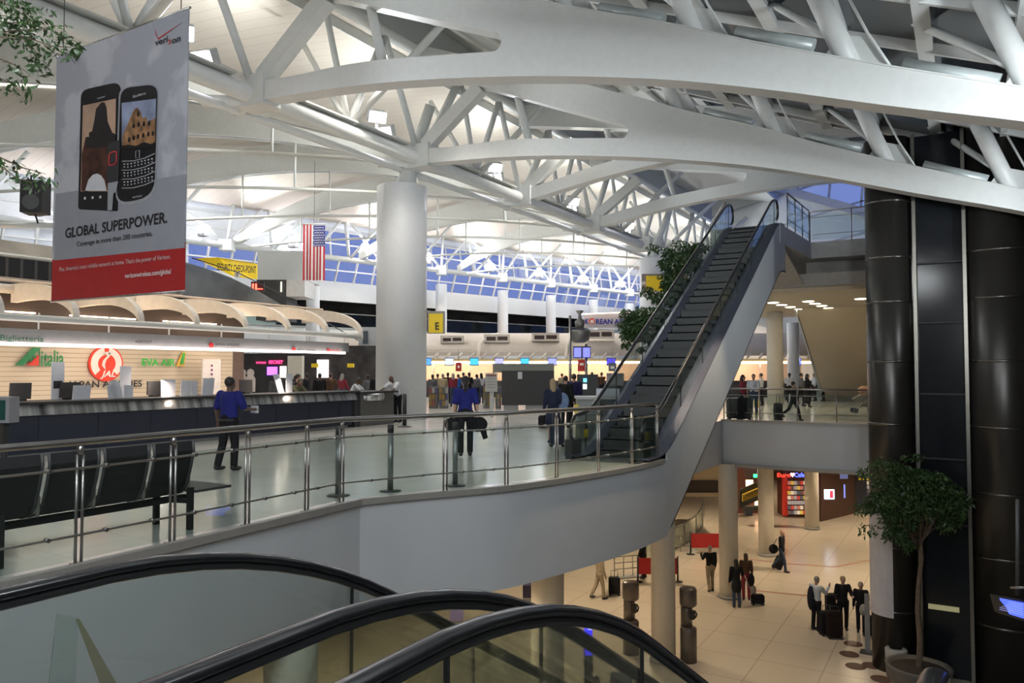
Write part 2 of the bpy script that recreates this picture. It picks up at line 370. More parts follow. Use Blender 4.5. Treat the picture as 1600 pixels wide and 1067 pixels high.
for i in range(nb+1):
    d = i*1.62; m_.beam(fw(d, .1, 8.35), fw(d+.1, -.5, 10.3), .1, .14); (m_.beam(fw(d, .6, 10.3), fw(d+.1, 1.0, 12.5), .09, .1) if d > 56 else None)
for z, o in ((8.4, .1), (9.25, -.17), (10.25, -.5), (11.4, .8), (12.4, 1.0)): m_.beam(fw(0, o, z), fw(FL, o, z), .1, .1)
m_.build('window_frame', WHITE2, w2)
m_ = MB(); m_.face([fw(0, .12, 8.35), fw(FL, .12, 8.35), fw(FL, -.45, 10.3), fw(0, -.45, 10.3)]); m_.face([fw(56, .62, 10.3), fw(FL, .62, 10.3), fw(FL, 1.0, 12.5), fw(56, 1.0, 12.5)]); m_.build('pane', MATS['sky_glass'], w2)

m_ = MB(); m_.prism([fw(0, -.2, 12.4), fw(FL, -.2, 12.4), fw(FL, 1.4, 12.4), fw(0, 1.4, 12.4)], (0, 0, 2.2)); struct(m_.build('wall_clerestory', PANELW))
m_ = MB(); fstrip(m_, 0, 56, 10.2, 12.6, .9, .2); fstrip(m_, 0, 46, 8.3, 10.3, .3, .2); struct(m_.build('wall_clerestory', PANELW))
# ---- hall vault
def nearX(Y): return -15.3+.588*(Y-9.02)
def vz(s): return 13.9 + (12.6-13.9)*s + 1.5*4*s*(1-s)
m_ = MB(); NJ = 14
Ys = [4+3.0*i for i in range(37)]
rows = []
for Y in Ys:
    a, b = nearX(Y), farX(Y)-1.0
    if a-b < 2: b = a-2
    rows.append([m_.bm.verts.new(cw(a+(b-a)*j/NJ, Y, vz(j/NJ))) for j in range(NJ+1)])
for A, B in zip(rows, rows[1:]):
    for j in range(NJ):
        f = m_.bm.faces.new((A[j], A[j+1], B[j+1], B[j])); f.smooth = True
struct(m_.build('ceiling', CEIL))
# ---- roof over the atrium: white panels, then dark louvred skylight
ZT = [(-18.2, 14.45), (-17.5, 14.2), (-13.2, 12.45), (-10.1, 11.15), (-7.2, 9.87), (-5, 9.0), (-3.3, 8.23), (-1, 7.3), (1.1, 6.5), (3.4, 5.6)]
YB = 27.4                      # north of this line the roof is pitched more gently
def tilt(y): return .22 if y > YB else 0.
def roofz(x, y): return 15.8-(x+18.3)*.389 + tilt(y)*(x+17.8)
for ya, yb in ((-6, YB), (YB, 46)):
    m_ = MB(); m_.strip([(x, ya, roofz(x, yb)) for x in (-18.3, -10.2)], [(x, yb, roofz(x, yb)) for x in (-18.3, -10.2)], (0, 0, .15)); m_.strip([(-18.35, ya, 13.6), (-18.35, yb, 13.6)], [(-18.35, ya, 16), (-18.35, yb, 16)], (.05, 0, 0)); struct(m_.build('ceiling', PANELW))
m_ = MB(); m_.strip([(x, 46, roofz(x, 46)) for x in (-18.3, -12.0)], [(x, 75, roofz(x, 46)) for x in (-18.3, -12.0)], (0, 0, .15)); struct(m_.build('ceiling', PANELW))
m_ = MB(); m_.strip([(-18.35, 46, 13.6), (-18.35, 75, 13.6)], [(-18.35, 46, 16), (-18.35, 75, 16)], (.05, 0, 0)); struct(m_.build('wall_clerestory', PANELW))
m_ = MB(); m_.prism([(-18.3, YB, 15.8), (9.2, YB, roofz(9.2, 0)-.1), (9.2, YB, roofz(9.2, 40))], (0, .15, 0)); struct(m_.build('wall_roof_step', PANELW))
for n_, ya, yb in ((3, -6, YB), (4, YB+.15, 46)):
    w3 = tag(thing('window_%d' % n_, None, None, (-4, (ya+yb)/2, 9)), 'dark sloping skylight over the '+('escalator well' if n_ == 3 else 'gallery'), 'window', kind='structure')
    m_ = MB(); m_.face([(-10.2, ya, roofz(-10.2, yb)+.05), (9.3, ya, roofz(9.3, yb)+.05), (9.3, yb, roofz(9.3, yb)+.05), (-10.2, yb, roofz(-10.2, yb)+.05)]); m_.build('pane', mat('skylight_glass', (.035, .042, .05), .12, var=.3, scale=.4, spec=.8), w3)
    m_ = MB()
    for i in range(13):
        x = -10.2+1.6*i; z = roofz(x, yb)-.02; m_.beam((x, ya, z-.05), (x, yb, z-.05), .16 if i % 2 else .3, .22)
    k_ = ya+1.2
    while k_ < yb: m_.beam((-10.2, k_, roofz(-10.2, yb)-.06), (9.2, k_, roofz(9.2, yb)-.06), .1, .24); k_ += 2.6
    m_.build('window_frame', WHITE, w3)
# ---- front eave wall to the right
# ---- round columns
def column(name, label, x, y, z0, z1, r, m, grp=None, base=None):
    t = thing(name, label, 'column', (x, y, z0), 0, grp)
    MB().lathe([(r, z0), (r, z1-.02), (r-.02, z1)], (x, y, 0), 36).build('shaft', m, t)
    if base: MB().lathe([(r+.04, z0), (r+.04, z0+base), (r, z0+base)], (x, y, 0), 36).build('base', GREYP, t)
    return t
COLW = mat('column_white', (.66, .68, .70), .42, var=.02)
column('round_column', 'huge white round column standing beside the end of the check-in counter', -18.75, 23.4, 0, 9.0, .97, COLW)
column('round_column', 'huge white round column behind the escalator trees, carrying a yellow sign', -17.0, 46.9, 0, 9.0, .97, COLW)
ks = {-2: 'closest to the viewer', -1: 'below the bulge of the slab edge', 0: 'beside the pay telephones', 1: 'that two people in coats wait beside', 2: 'just behind the bald walker with a bag', 3: 'in front of the brown kiosk'}
for k, s in ks.items():
    x, y = -7.75, 21.9+7.25*k
    if k == 3: x, y = -7.2, 43.9
    if k == 2: x, y = -8.0, 36.6
    column('arrivals_column', 'cream round column on the arrivals floor '+s, x, y, ARR, -1.6, .35 if k < 3 else .36, CREAM, 'arrivals columns under the slab', .12)
column('gallery_column', 'cream round column on the departures floor under the lit gallery ceiling', *G(1212, 632)[:2], 0, 5.1, .43, CREAM)
column('gallery_column', 'pale round column behind the cream one under the gallery', *P(1240, 600, 52)[:2], 0, 5.1, .40, COLW)
# beige inclined underside of the next escalator beyond the gallery
t = thing('escalator_casing', 'beige sloping underside of an escalator behind the gallery', 'escalator', (-6, 46, 0))
MB().prism([(-7.5, 42, 5.1), (-7.5, 44.5, 5.1), (-7.5, 53.5, 0), (-7.5, 51, 0)], (3.3, 0, 0)).build('casing', BEIGE, t)
MB().prism([(-7.55, 42, 5.1), (-7.55, 44.5, 5.1), (-7.55, 53.5, 0), (-7.55, 51, 0)], (-.08, 0, 0)).build('side_trim', PANELW, t)
# gallery ceiling downlights
DL = em('downlight_glow', (1, .83, .55), 14)
n = 0
for u0, v0, u1, v1 in ((1208, 472, 1262, 486), (1263, 470, 1305, 484), (1345, 466, 1362, 473)):
    for i in range(5 if u0 < 1300 else 2):
        f_ = i/(4 if u0 < 1300 else 1); p = G(u0+(u1-u0)*f_, v0+(v1-v0)*f_, 5.1)
        t = thing('downlight', 'recessed warm downlight in the gallery ceiling', 'ceiling light', p, 0, 'downlights of the gallery ceiling')
        MB().lathe([(.30, 5.075), (.30, 5.10)], (p.x, p.y, 0), 12).build('trim_ring', WHITE, t); MB().lathe([(.24, 5.06), (.24, 5.09)], (p.x, p.y, 0), 12).build('diffuser', DL, t)
# ================================================================ ROOF STEEL
ZB = [(-17.8, 9.7), (-13.3, 9.35), (-9.2, 8.75), (-5.6, 8.0), (-3.3, 7.35), (-1, 6.6), (1.1, 5.95), (3.2, 5.2)]
ZL = [(-17.8, 10.3), (-16.6, 10.15), (-13.5, 9.98), (-10.9, 9.62), (-9.2, 9.36)]
ZS = [(-17.8, 13.35), (-13.2, 11.42), (-11, 10.5), (-9.2, 9.76)]
ordn = ['behind the viewer', 'nearest the viewer', 'first seen in full, crossing the top of the picture', 'second in full, standing on the huge column line', 'third, forking behind the second', 'fourth, forking behind the third', 'fifth, above the upper escalator landing', 'sixth', 'seventh', 'eighth']
def frange(a, b, n): return [a+(b-a)*i/(n-1) for i in range(n)]
for k, t_ in enumerate(NODES[1:6]):
    k += 1
    yw = .55; y0 = t_-yw/2
    o = thing('roof_girder', 'white forked roof girder, '+{1: 'the one above the viewer', 2: 'the nearest one, sweeping across the upper frame', 3: 'the second from the viewer, above the lift tower', 4: 'the third from the viewer', 5: 'the fourth from the viewer, above the escalator top', 6: 'the fifth from the viewer', 7: 'the furthest, over the gallery'}[k], 'roof girder', (-8, t_, 9), 0, 'forked roof girders')
    tl = tilt(t_)*1.05; dz = lambda x: tl*(x+17.8)
    m_ = MB(); rr = .2
    def strip(xs, lo, hi): m_.strip([(x, y0, lo(x)+dz(x)) for x in xs], [(x, y0, hi(x)+dz(x)) for x in xs], (0, yw, 0))
    cxs = -9.2-rr; zc = (crom(ZL, -9.4)+crom(ZS, -9.4))/2
    xs = frange(-17.8, cxs, 16); strip(xs, lambda x: crom(ZB, x), lambda x: crom(ZL, x)); strip(xs, lambda x: crom(ZS, x), lambda x: interp(ZT, x))
    xa = [cxs+rr*math.sin(PI/2*i/6) for i in range(7)]
    hh = (crom(ZS, cxs)-crom(ZL, cxs))/2
    strip(xa, lambda x: crom(ZB, x), lambda x: zc-hh*math.sqrt(max(0, 1-((x-cxs)/rr)**2))); strip(xa, lambda x: zc+hh*math.sqrt(max(0, 1-((x-cxs)/rr)**2)), lambda x: interp(ZT, x))
    strip(frange(-9.2, 3.2, 24), lambda x: crom(ZB, x), lambda x: interp(ZT, x))
    m_.build('box_beam', WHITE, o)
    # thin cover plate along the top edge
    m_ = MB(); xs = frange(-9.5, 3.2, 20); m_.strip([(x, y0-.03, interp(ZT, x)+dz(x)) for x in xs], [(x, y0-.03, interp(ZT, x)+.03+dz(x)) for x in xs], (0, yw+.06, 0)); m_.build('top_flange', WHITE, o)
    m_ = MB(); m_.box((3.0, t_, 5.75+dz(3)), (.7, .8, 1.2)); m_.build('bearing_block', GREYP, o)
    # struts standing on the girder, square to its slope, with gusset plates
    for sx in (-7.6, -4.65, -1.7, 1.15):
        z = interp(ZT, sx)+dz(sx); d = Vector((-.37+tl, 0, .93)); L_ = 2.0
        MB().cyl(Vector((sx, t_, z-.1)), Vector((sx, t_, z))+d*L_, .2, seg=16).build('strut', WHITE, o)
        m_ = MB(); m_.prism([(sx-.55, t_-.03, z+.18), (sx+.75, t_-.03, z-.3), (sx+.28, t_-.03, z+.45), (sx-.2, t_-.03, z+.62)], (0, .06, 0)).build('gusset_plate', WHITE, o)
        MB().tube([(sx+.65, t_-.1, z-.2), (sx+.28, t_-.1, z+.5), (sx-.1, t_-.1, z+1.4)], .03, 6).build('cable', WHITE, o)
        if k >= 1: MB().cyl((sx-.2, t_+.1, z+.5), (sx-1.9, t_+2.3, z+2.6), .09, seg=8).build('brace', WHITE, o)
        # linear uplight between struts
        MB().tube([(sx+.85, t_-.12, z-.21), (sx+2.3, t_-.12, z-.21-.58+1.45*tl)], .13, 12).build('uplight_housing', mat('uplight_grey', (.45, .50, .50), .4, .2), o)
        MB().beam((sx+.8, t_-.13, z-.36), (sx+2.35, t_-.13, z-.98+1.5*tl), .08, .05).build('uplight_base', BLACK, o)
    # tie rods up to the truss
    MB().beam((T1X+.3, t_, 10.4), (-15.0, t_, 12.2), .38, .5).build('fork_strut', WHITE, o)
    MB().cyl((-13.0, t_, 9.9+dz(-13)), (-13.9, t_+.2, 12.8+dz(-13.9)), .13, seg=10).build('hanger_post', WHITE, o)
# ---- purlin tubes under the white roof, lengthwise
for i, (x, z, r) in enumerate([(-17.0, 15.35, .2), (-15.4, 14.6, .12), (-13.9, 14.0, .3), (-12.2, 13.3, .12), (-10.6, 12.7, .16)]):
    o = tag(MB().tube([(x, -5, z), (x, YB, z), (x, YB+.3, z+.22*(x+17.8)), (x, 46, z+.22*(x+17.8))], r, 12).build('purlin', WHITE2), 'long white roof purlin, '+['highest of five', 'thin one just below the highest', 'thickest of five', 'thin one below the thickest', 'lowest of five beside the skylight'][i], 'purlin', 'lengthwise purlins')
# ---- near truss on the column line, one object per span between nodes
tr = thing('column_line_truss', 'long white tubular truss running over the two huge columns', 'truss', (T1X, 30, 10))
MB().tube([(T1X, -2, 9.95), (T1X, 72, 9.95)], .27, 16).build('bottom_chord', WHITE, tr)
MB().tube([(T1X-.75, -2, 9.62), (T1X-.75, 72, 9.62)], .13, 10).build('lower_tube', WHITE, tr)
MB().tube([(T1X+.1, -2, 14.0), (T1X+.1, 72, 14.0)], .2, 12).build('top_chord', WHITE, tr)
fl = em('floodlight_lens', (.90, .88, 1.), 28)
def floodlight(loc, rz, label, grp, s=1.):
    o = thing('floodlight', label, 'floodlight', loc, rz, grp)
    Rx = Matrix.Rotation(math.radians(32), 3, 'X')
    b = MB().box((0, 0, 0), (.62*s, .34*s, .40*s), Rx).build('housing', mat('flood_box', (.5, .52, .52), .5)); b.parent = o
    c = MB().box(Rx @ Vector((0, -.18*s, 0)), (.56*s, .03*s, .34*s), Rx).build('lens', fl); c.parent = o
    c = MB().b2((-.05*s, 0, -.45*s), (.05*s, .08*s, -.1*s)).build('bracket', GREYP); c.parent = o
    return o
for k, t_ in enumerate(NODES[:-1]):
    y2 = NODES[k+1]; ym = (t_+y2)/2
    m_ = MB(); m_.box((T1X+.1, t_, 10.0), (1.1, .7, .9)); m_.cyl((T1X-.9, t_, 9.6), (T1X+.2, t_, 9.9), .16); m_.build('node_casting', WHITE, tr)
    for a, b, r in (((T1X, t_+.3, 10.3), (T1X+.1, t_+2.6, 13.9), .17), ((T1X, ym, 10.2), (T1X+.1, t_+2.6, 13.9), .11), ((T1X, ym, 10.2), (T1X+.1, y2-2.2, 13.9), .13), ((T1X, y2-.2, 10.3), (T1X+.1, y2-2.2, 13.9), .12), ((T1X, ym, 10.1), (T1X+3.6, ym+1.0, 13.6), .13), ((T1X, ym, 10.1), (T1X-2.4, ym, 13.8), .10)):
        MB().cyl(a, b, r, seg=10).build('web_strut', WHITE, tr)
    m_ = MB(); m_.b2((T1X-.35, t_+1.2, 10.22), (T1X+.35, y2-1, 10.27)); m_.b2((T1X-.38, t_+1.2, 10.27), (T1X-.33, y2-1, 10.6)); m_.build('service_walkway', WHITE2, tr)
    if 1 <= k <= 6:
        where = {1: 'left of the hanging banner top', 2: 'beside the banner', 3: 'above the nearest huge column', 4: 'past the nearest huge column', 5: 'halfway to the second huge column', 6: 'at the second huge column'}[k]
        floodlight((T1X-.62, t_-1.3, 10.75), math.radians(15), 'lit floodlight box on the truss '+where, 'floodlights on the column line truss', 1.1)
        floodlight((T1X+.1, t_-2.6, 10.85), math.radians(55), 'second lit floodlight box on the truss '+where, 'floodlights on the column line truss', 1.0)
        for q in range(3):
            pass
for cx, cy, s in ((-18.4, 23.4, 'nearest'), (-17.0, 46.9, 'second')):
    m_ = MB(); m_.tube([(cx+.05, cy-.1, 8.95), (cx+.05, cy-.1, 9.9), (cx+.3, cy, 10.4), (cx+1.0, cy, 12.0)], [.3, .25, .22, .2], 14); m_.cyl((cx-.5, cy, 9), (cx, cy, 9.8), .22, seg=14); m_.build('column_head', WHITE, tr)
# ---- hall ribs: deep curved plates from each node to the far truss, with tie rods and hangers
def ribz(s): return 9.9+3.1*4*s*(1-s)*(.9+.2*s)
for k, t_ in enumerate(NODES[:9]):
    Yc = -sT*T1X+cT*t_
    a, b = nearX(Yc), farX(Yc)
    nm = ['off to the side', 'above the counter', 'above the banner', 'at the nearest huge column', 'second past the nearest column', 'third past the nearest column', 'at the second huge column', 'beyond the second huge column', 'the furthest'][k]
    o = thing('vault_rib', 'curved white hall rib with tie rod, '+nm, 'rib', cw((a+b)/2, Yc, 12), 0, 'curved ribs of the hall vault')
    N = 26; ss = [i/N for i in range(N+1)]
    lo = [cw(a+(b-a)*s, Yc, ribz(s)) for s in ss]
    hi = [cw(a+(b-a)*s, Yc, min(vz(s)+.05, ribz(s)+.55+1.1*4*s*(1-s))) for s in ss]
    off = cw(0, .22, 0)
    MB().strip(lo, hi, off).build('web_plate', WHITE2, o)
    MB().strip([p+cw(0, -.12, 0) for p in lo], [p+cw(0, -.12, .07) for p in lo], cw(0, .46, 0)).build('bottom_flange', WHITE2, o)
    tz = lambda s: 9.75+.75*4*s*(1-s)
    MB().tube([cw(a+(b-a)*s, Yc, tz(s)) for s in ss[1:-1]], .075, 8).build('tie_rod', WHITE2, o)
    m_ = MB(); m_.beam(cw(a-.3, Yc, 9.75), cw(a-1.6, Yc, 9.8), .3, .3); m_.build('tie_socket', WHITE, o)
    nh = 6
    for i in range(1, nh):
        s = i/nh; MB().cyl(cw(a+(b-a)*s, Yc, tz(s)), cw(a+(b-a)*s, Yc, ribz(s)+.1), .055, seg=8).build('hanger', WHITE2, o)
# ---- far truss with its small columns and lamps
tf = thing('far_truss', 'white tubular truss along the far window wall', 'truss', cw(-10, 57, 10))
def ftp(Yc, z, off=0.): return cw(Yc-67.4-off*.7, Yc+off*.7, z)
MB().tube([ftp(14, 9.9), ftp(108, 9.9)], .2, 10).build('bottom_chord', WHITE, tf)
MB().tube([ftp(14, 13.2, .6), ftp(108, 13.2, .6)], .16, 10).build('top_chord', WHITE, tf)
fcol = [22.5, 29.3, 36, 42.7, 49.1, 53.5, 57.6, 61.7, 66.6, 71.0, 75.4, 79.6, 84, 88.5, 93]
for i, (y0_, y1_) in enumerate(zip(fcol, fcol[1:])):
    ym = (y0_+y1_)/2
    for a, b in ((ftp(y0_, 10), ftp(ym, 13.2, .6)), (ftp(ym, 13.2, .6), ftp(y1_, 10)), (ftp(y0_, 10), ftp(y0_+.5, 13.2, .6)), (ftp(ym, 10), ftp(ym, 13.2, .6)), (ftp(ym, 9.9), cw(ym-67.4+3, ym, 13.2))):
        MB().cyl(a, b, .11, seg=8).build('web_strut', WHITE, tf)
    MB().box(ftp(y0_, 9.9), (.8, .8, .7), TH).build('node_casting', WHITE, tf)
    if 3 <= i:
        p = ftp(y0_, 0); nth = {3: 'hidden behind the banner', 4: 'above the security sign', 5: 'behind the hanging flag', 6: 'right beside the hanging flag', 7: 'next right of the nearest huge column', 8: 'second right of the nearest huge column', 9: 'third right of the nearest huge column', 10: 'fourth right of the nearest huge column', 11: 'fifth right of the nearest huge column', 12: 'behind the second huge column', 13: 'behind the trees'}[i]
        if i != 6: column('window_column', 'slim white column of the far window wall, '+nth, p.x, p.y, 0, 8.8, .46, COLW, 'far window wall columns')
        o = thing('floodlight', 'bright lamp on the far truss, '+nth, 'floodlight', ftp(y0_-1.1, 10.7), 0, 'lamps along the far truss')
        MB().ell(ftp(y0_-1.1, 10.75), (.55, .32, .28), 12, 8).build('lens', em('far_lamp', (.90, .88, 1.), 40), o); MB().b2(ftp(y0_-1.1, 10.3)-Vector((.3, .2, 0)), ftp(y0_-1.1, 10.5)+Vector((.3, .2, 0))).build('housing', GREYP, o)
# ================================================================ ESCALATORS
S30 = math.tan(math.radians(30))
def smooth_path(pts, soft=1.1):
    """pts [(t,z)...] -> z(t) with softened bends"""
    def raw(t):
        return interp(pts, t)
    def f(t):
        n = 9; return sum(raw(t+soft*(i/(n-1)*2-1)*.5) for i in range(n))/n
    return f
def escalator(name, label, xc, hw, tA, tB, pts, joints, casing=1.7, soft=1.2, step_r=(0, 0), tint=GLASS2, deckm=None, body=FASCIA, outer=0.0, steps=True, clad_from=None, H=.95):
    z = smooth_path(pts, soft); o = thing(name, label, 'escalator', (xc, tA, z(tA)))
    deckm = deckm or mat('escalator_deck', (.16, .17, .20), .3, .8)
    N = max(12, int((tB-tA)/.25)); ts = [tA+(tB-tA)*i/N for i in range(N+1)]
    for sd in (-1, 1):
        x = xc+sd*(hw-.1)
        # handrail loop: over the top, round both newels
        R_ = .36; zz = lambda t: z(t)+H
        loop = [(x, t, zz(t)) for t in ts]
        endB = [(x, tB+R_*math.sin(a), zz(tB)-R_+R_*math.cos(a)) for a in [PI*i/10 for i in range(1, 11)]]
        endA = [(x, tA-R_*math.sin(a), zz(tA)-R_+R_*math.cos(a)) for a in [PI*i/10 for i in range(10, 0, -1)]]
        path = endA+loop+endB
        MB().tube(path, .027, 12, ex=1.55, up=None).build('handrail', BLACKR, o)
        MB().tube([(p[0], p[1]+(0.02 if False else 0), p[2]-.045) for p in loop], .022, 8).build('handrail_guide', mat('guide_dark', (.03, .03, .032), .35), o)
        js = [tA-.30]+[j for j in joints if tA < j < tB]+[tB+.30]
        for j0, j1 in zip(js, js[1:]):
            n = max(3, int((j1-j0)/.2)); tt = [j0+.006+(j1-j0-.012)*i/n for i in range(n+1)]
            lo = [(x-.006, t, z(t)+.06) for t in tt]; hi = [(x-.006, t, z(t)+H-.06-(.10 if (t < tA-.1 or t > tB+.1) else 0)) for t in tt]
            MB().strip(lo, hi, (.012, 0, 0)).build('glass_panel', tint, o)
            if j1 != js[-1]: MB().b2((x-.009, j1-.007, z(j1)+.06), (x+.009, j1+.007, z(j1)+H-.05)).build('glass_joint', BLACK, o)
        # inner skirt, sloping deck and outer deck
        xi = xc+sd*(hw-.32)
        tt = [tA-.5]+ts+[tB+.5]
        MB().strip([(xi, t, z(t)-.12) for t in tt], [(xi, t, z(t)+.07) for t in tt], (sd*.02, 0, 0)).build('skirt_panel', mat('skirt_dark', (.05, .05, .055), .4, .6), o)
        MB().strip([(xi, t, z(t)+.05) for t in tt], [(x, t, z(t)+.11) for t in tt], (0, 0, .02)).build('inner_deck', deckm, o)
        xo = xc+sd*(hw+(outer if sd > 0 else 0))
        MB().strip([(x, t, z(t)+.10) for t in tt], [(xo, t, z(t)+.08) for t in tt], (0, 0, .025)).build('outer_deck', deckm, o)
        tc = [t for t in tt if not (sd > 0 and clad_from is not None and t < clad_from)]
        if sd > 0 and clad_from is not None: tc = [clad_from]+tc
        MB().strip([(xo, t, z(t)-casing) for t in tc], [(xo, t, z(t)+.09) for t in tc], (-sd*.03, 0, 0)).build('side_cladding', body, o)
    tt = [tA-.5]+ts+[tB+.5]
    tc = [t for t in tt if clad_from is None or t >= clad_from]
    MB().strip([(xc-hw, t, z(t)-casing) for t in tc], [(xc+hw+outer, t, z(t)-casing) for t in tc], (0, 0, .04)).build('soffit_cladding', body, o)
    for a, b in ((tA-.5, tA+.4), (tB-.4, tB+.5)):
        MB().b2((xc-hw+.33, a, z((a+b)/2)-.02), (xc+hw-.33, b, z((a+b)/2)+.012)).build('comb_plate', mat('comb_steel', (.25, .25, .25), .35, .9), o)
    sm = linesmat('step_grooves', (.075, .082, .082), (.02, .02, .022), .03, 'X', .5, .45) if 'step_grooves' not in MATS else MATS['step_grooves']
    MATS['step_grooves'] = sm
    if steps:
        t = tA+.4
        while t < tB-.4:
            za = z(t+.2); zb = z(t+.6)
            dz = abs(zb-za)
            m_ = MB(); zt_ = max(z(t+.02), z(t+.38)); zl_ = min(z(t-.38), z(t+.02), z(t+.78))
            m_.b2((xc-hw+.34, t, zt_-.03), (xc+hw-.34, t+.40, zt_))
            up_ = z(t+.4) > z(t)
            yf = t+.02 if up_ else t+.38
            if dz > .02: m_.b2((xc-hw+.34, yf-.012, zt_-dz-.03), (xc+hw-.34, yf+.012, zt_-.001))
            m_.b2((xc-hw+.335, t+.39 if not up_ else t, zt_-.031), (xc+hw-.335, t+.40 if not up_ else t+.012, zt_+.002))
            m_.build('step', sm, o); t += .4
        MB().strip([(xc-hw+.34, q, z(q)-.32) for q in tt], [(xc+hw-.34, q, z(q)-.32) for q in tt], (0, 0, .02)).build('step_tray', BLACK, o)
    return o, z
# the big one going up to the gallery
ESC, ze = escalator('escalator', 'tall escalator with dark steps rising from the departures floor to the gallery', -6.48, .9, 15.2, 28.1, [(0, 0), (15.75, 0), (27.75, 7.0), (60, 7.0)], [15.6+1.75*i for i in range(8)], 1.62, 1.0, outer=.11, clad_from=15.75, deckm=mat('escalator_deck_blue', (.13, .14, .20), .3, .7))
MB().b2((-7.36, 14.72, 0), (-7.2, 15.2, .42)).build('newel_base', DARKG, ESC); MB().b2((-5.76, 14.72, 0), (-5.6, 15.2, .42)).build('newel_base', DARKG, ESC)
for x in (-7.19, -5.77): MB().b2((x, 15.3, .42), (x+.012, 15.5, .6)).build('safety_sticker', mat('sticker_yellow', (.55, .42, .03), .5), ESC)
# the two going down beside the viewer
DN = [(-9, 0), (3.1, 0), (14.54, -6.6), (30, -6.6)]
escalator('escalator', 'descending escalator in the foreground, further one of the pair', -2.73, .79, 0.9, 14.9, DN, [3.78, 5.2, 6.7, 8.2, 9.7, 11.2, 12.7], 1.2, 1.9, H=.98)
escalator('escalator', 'descending escalator in the foreground, the one right under the viewer', -.83, .82, .9, 14.6, DN, [2.19, 4.03, 5.87, 7.7, 9.5, 11.3, 13.1], 1.2, 1.9, H=.985)
# ================================================================ RAILINGS
def edge_hit(u, inset=.07):
    best = None
    for (x0, y0), (x1, y1) in zip(EDGE, EDGE[1:]):
        for i in range(200):
            s = i/200; x = x0+(x1-x0)*s; y = y0+(y1-y0)*s
            X = x*cT+y*sT; Y = -x*sT+y*cT
            if Y < 1: continue
            e = abs(800+F_PX*X/Y-u)
            if best is None or e < best[0]: best = (e, Vector((x-inset, y, 0)))
    return best[1]
rl = thing('railing', 'curved steel and glass railing along the edge of the departures floor', 'railing', (-7.4, 8, 0))
stations = [Vector((-7.42, .2, 0)), Vector((-7.42, 1.7, 0)), Vector((-7.42, 3.1, 0))]+[edge_hit(u) for u in (135, 280, 395, 487, 541, 702, 797, 875, 940, 992, 1031)]
RH = 1.2
MB().tube([p+Vector((0, 0, RH)) for p in stations], .036, 12).build('top_rail', STEELD, rl)
for hz, r in ((.95, .012), (.31, .012)):
    MB().tube([p+Vector((.03, 0, hz)) for p in stations], r, 8).build('cross_rod', STEELD, rl)
for p, q in zip(stations, stations[1:]):
    d = (q-p).normalized(); e = .05
    MB().beam(p+d*e+Vector((0, 0, .53)), q-d*e+Vector((0, 0, .53)), .012, .92).build('glass_panel', GLASS, rl)
    for s in (.25, .75):
        MB().cyl(p+(q-p)*s+Vector((-.01, 0, .31)), p+(q-p)*s+Vector((.05, 0, .31)), .022, seg=8).build('glass_clamp', STEELD, rl); MB().cyl(p+(q-p)*s+Vector((-.01, 0, .95)), p+(q-p)*s+Vector((.05, 0, .95)), .022, seg=8).build('glass_clamp', STEELD, rl)
for i, p in enumerate(stations):
    d = ((stations[min(i+1, len(stations)-1)]-stations[max(i-1, 0)])).normalized()
    m_ = MB()
    for s in (-.03, .03): m_.cyl(p+d*s, p+d*s+Vector((0, 0, RH-.12)), .0145, seg=8)
    m_.tube([p+Vector((0, 0, RH-.12)), p+Vector((0, 0, RH-.03))], .03, 8); m_.box(p+Vector((0, 0, .02)), (.12, .10, .035), math.atan2(d.y, d.x)); m_.build('post', STEELD, rl)
# gallery-side railings: departures gallery across the void, and the upper one
def straight_rail(name, label, p0, p1, n, h, ts=1.):
    o = thing(name, label, 'railing', p0); p0, p1 = Vector(p0), Vector(p1)
    for hz, r in ((h, .03), (h*.8, .012), (h*.25, .012)): MB().tube([p0+Vector((0, 0, hz)), p1+Vector((0, 0, hz))], r, 8).build('top_rail' if hz == h else 'cross_rod', STEELD, o)
    for i in range(n+1):
        p = p0+(p1-p0)*i/n; MB().cyl(p, p+Vector((0, 0, h)), .022, seg=8).build('post', STEELD, o)
        if i < n:
            d = (p1-p0)/n; MB().beam(p+d*.04+Vector((0, 0, h*.48)), p+d*.96+Vector((0, 0, h*.48)), .012, h*.78).build('glass_panel', GLASS, o)
    return o
straight_rail('railing', 'glass railing of the departures gallery across the void', (-7.9, 29.25, 0), (-2.6, 29.25, 0), 4, 1.2)
straight_rail('railing', 'glass railing along the front of the upper gallery', (-5.25, 32.5, UPZ), (.9, 32.5, UPZ), 4, 1.25)
straight_rail('railing', 'short glass railing beside the escalator top landing', (-5.38, 28.6, UPZ), (-5.25, 32.3, UPZ), 3, 1.25)
straight_rail('railing', 'glass railing on the far side of the escalator top', (-9.4, 33.0, UPZ), (-7.7, 29.0, UPZ), 3, 1.25)
straight_rail('railing', 'glass railing round the stair well behind the gallery people', G(1275, 626), G(1322, 622), 3, 1.3)
# mezzanine glass front
o = thing('railing', 'glass front of the dark mezzanine along the far wall', 'railing', fw(60, .1, 5)); q = MB(); q.prism([fw(5, -.1, 5.05), fw(FL-5, -.1, 5.05), fw(FL-5, -.08, 5.05), fw(5, -.08, 5.05)], (0, 0, 1.0)); q.build('glass_panel', glassmat('rail_glass', (.85, .9, .88), .02), o)
MB().tube([fw(5, -.1, 6.08), fw(FL-5, -.1, 6.08)], .04, 6).build('top_rail', STEELD, o)
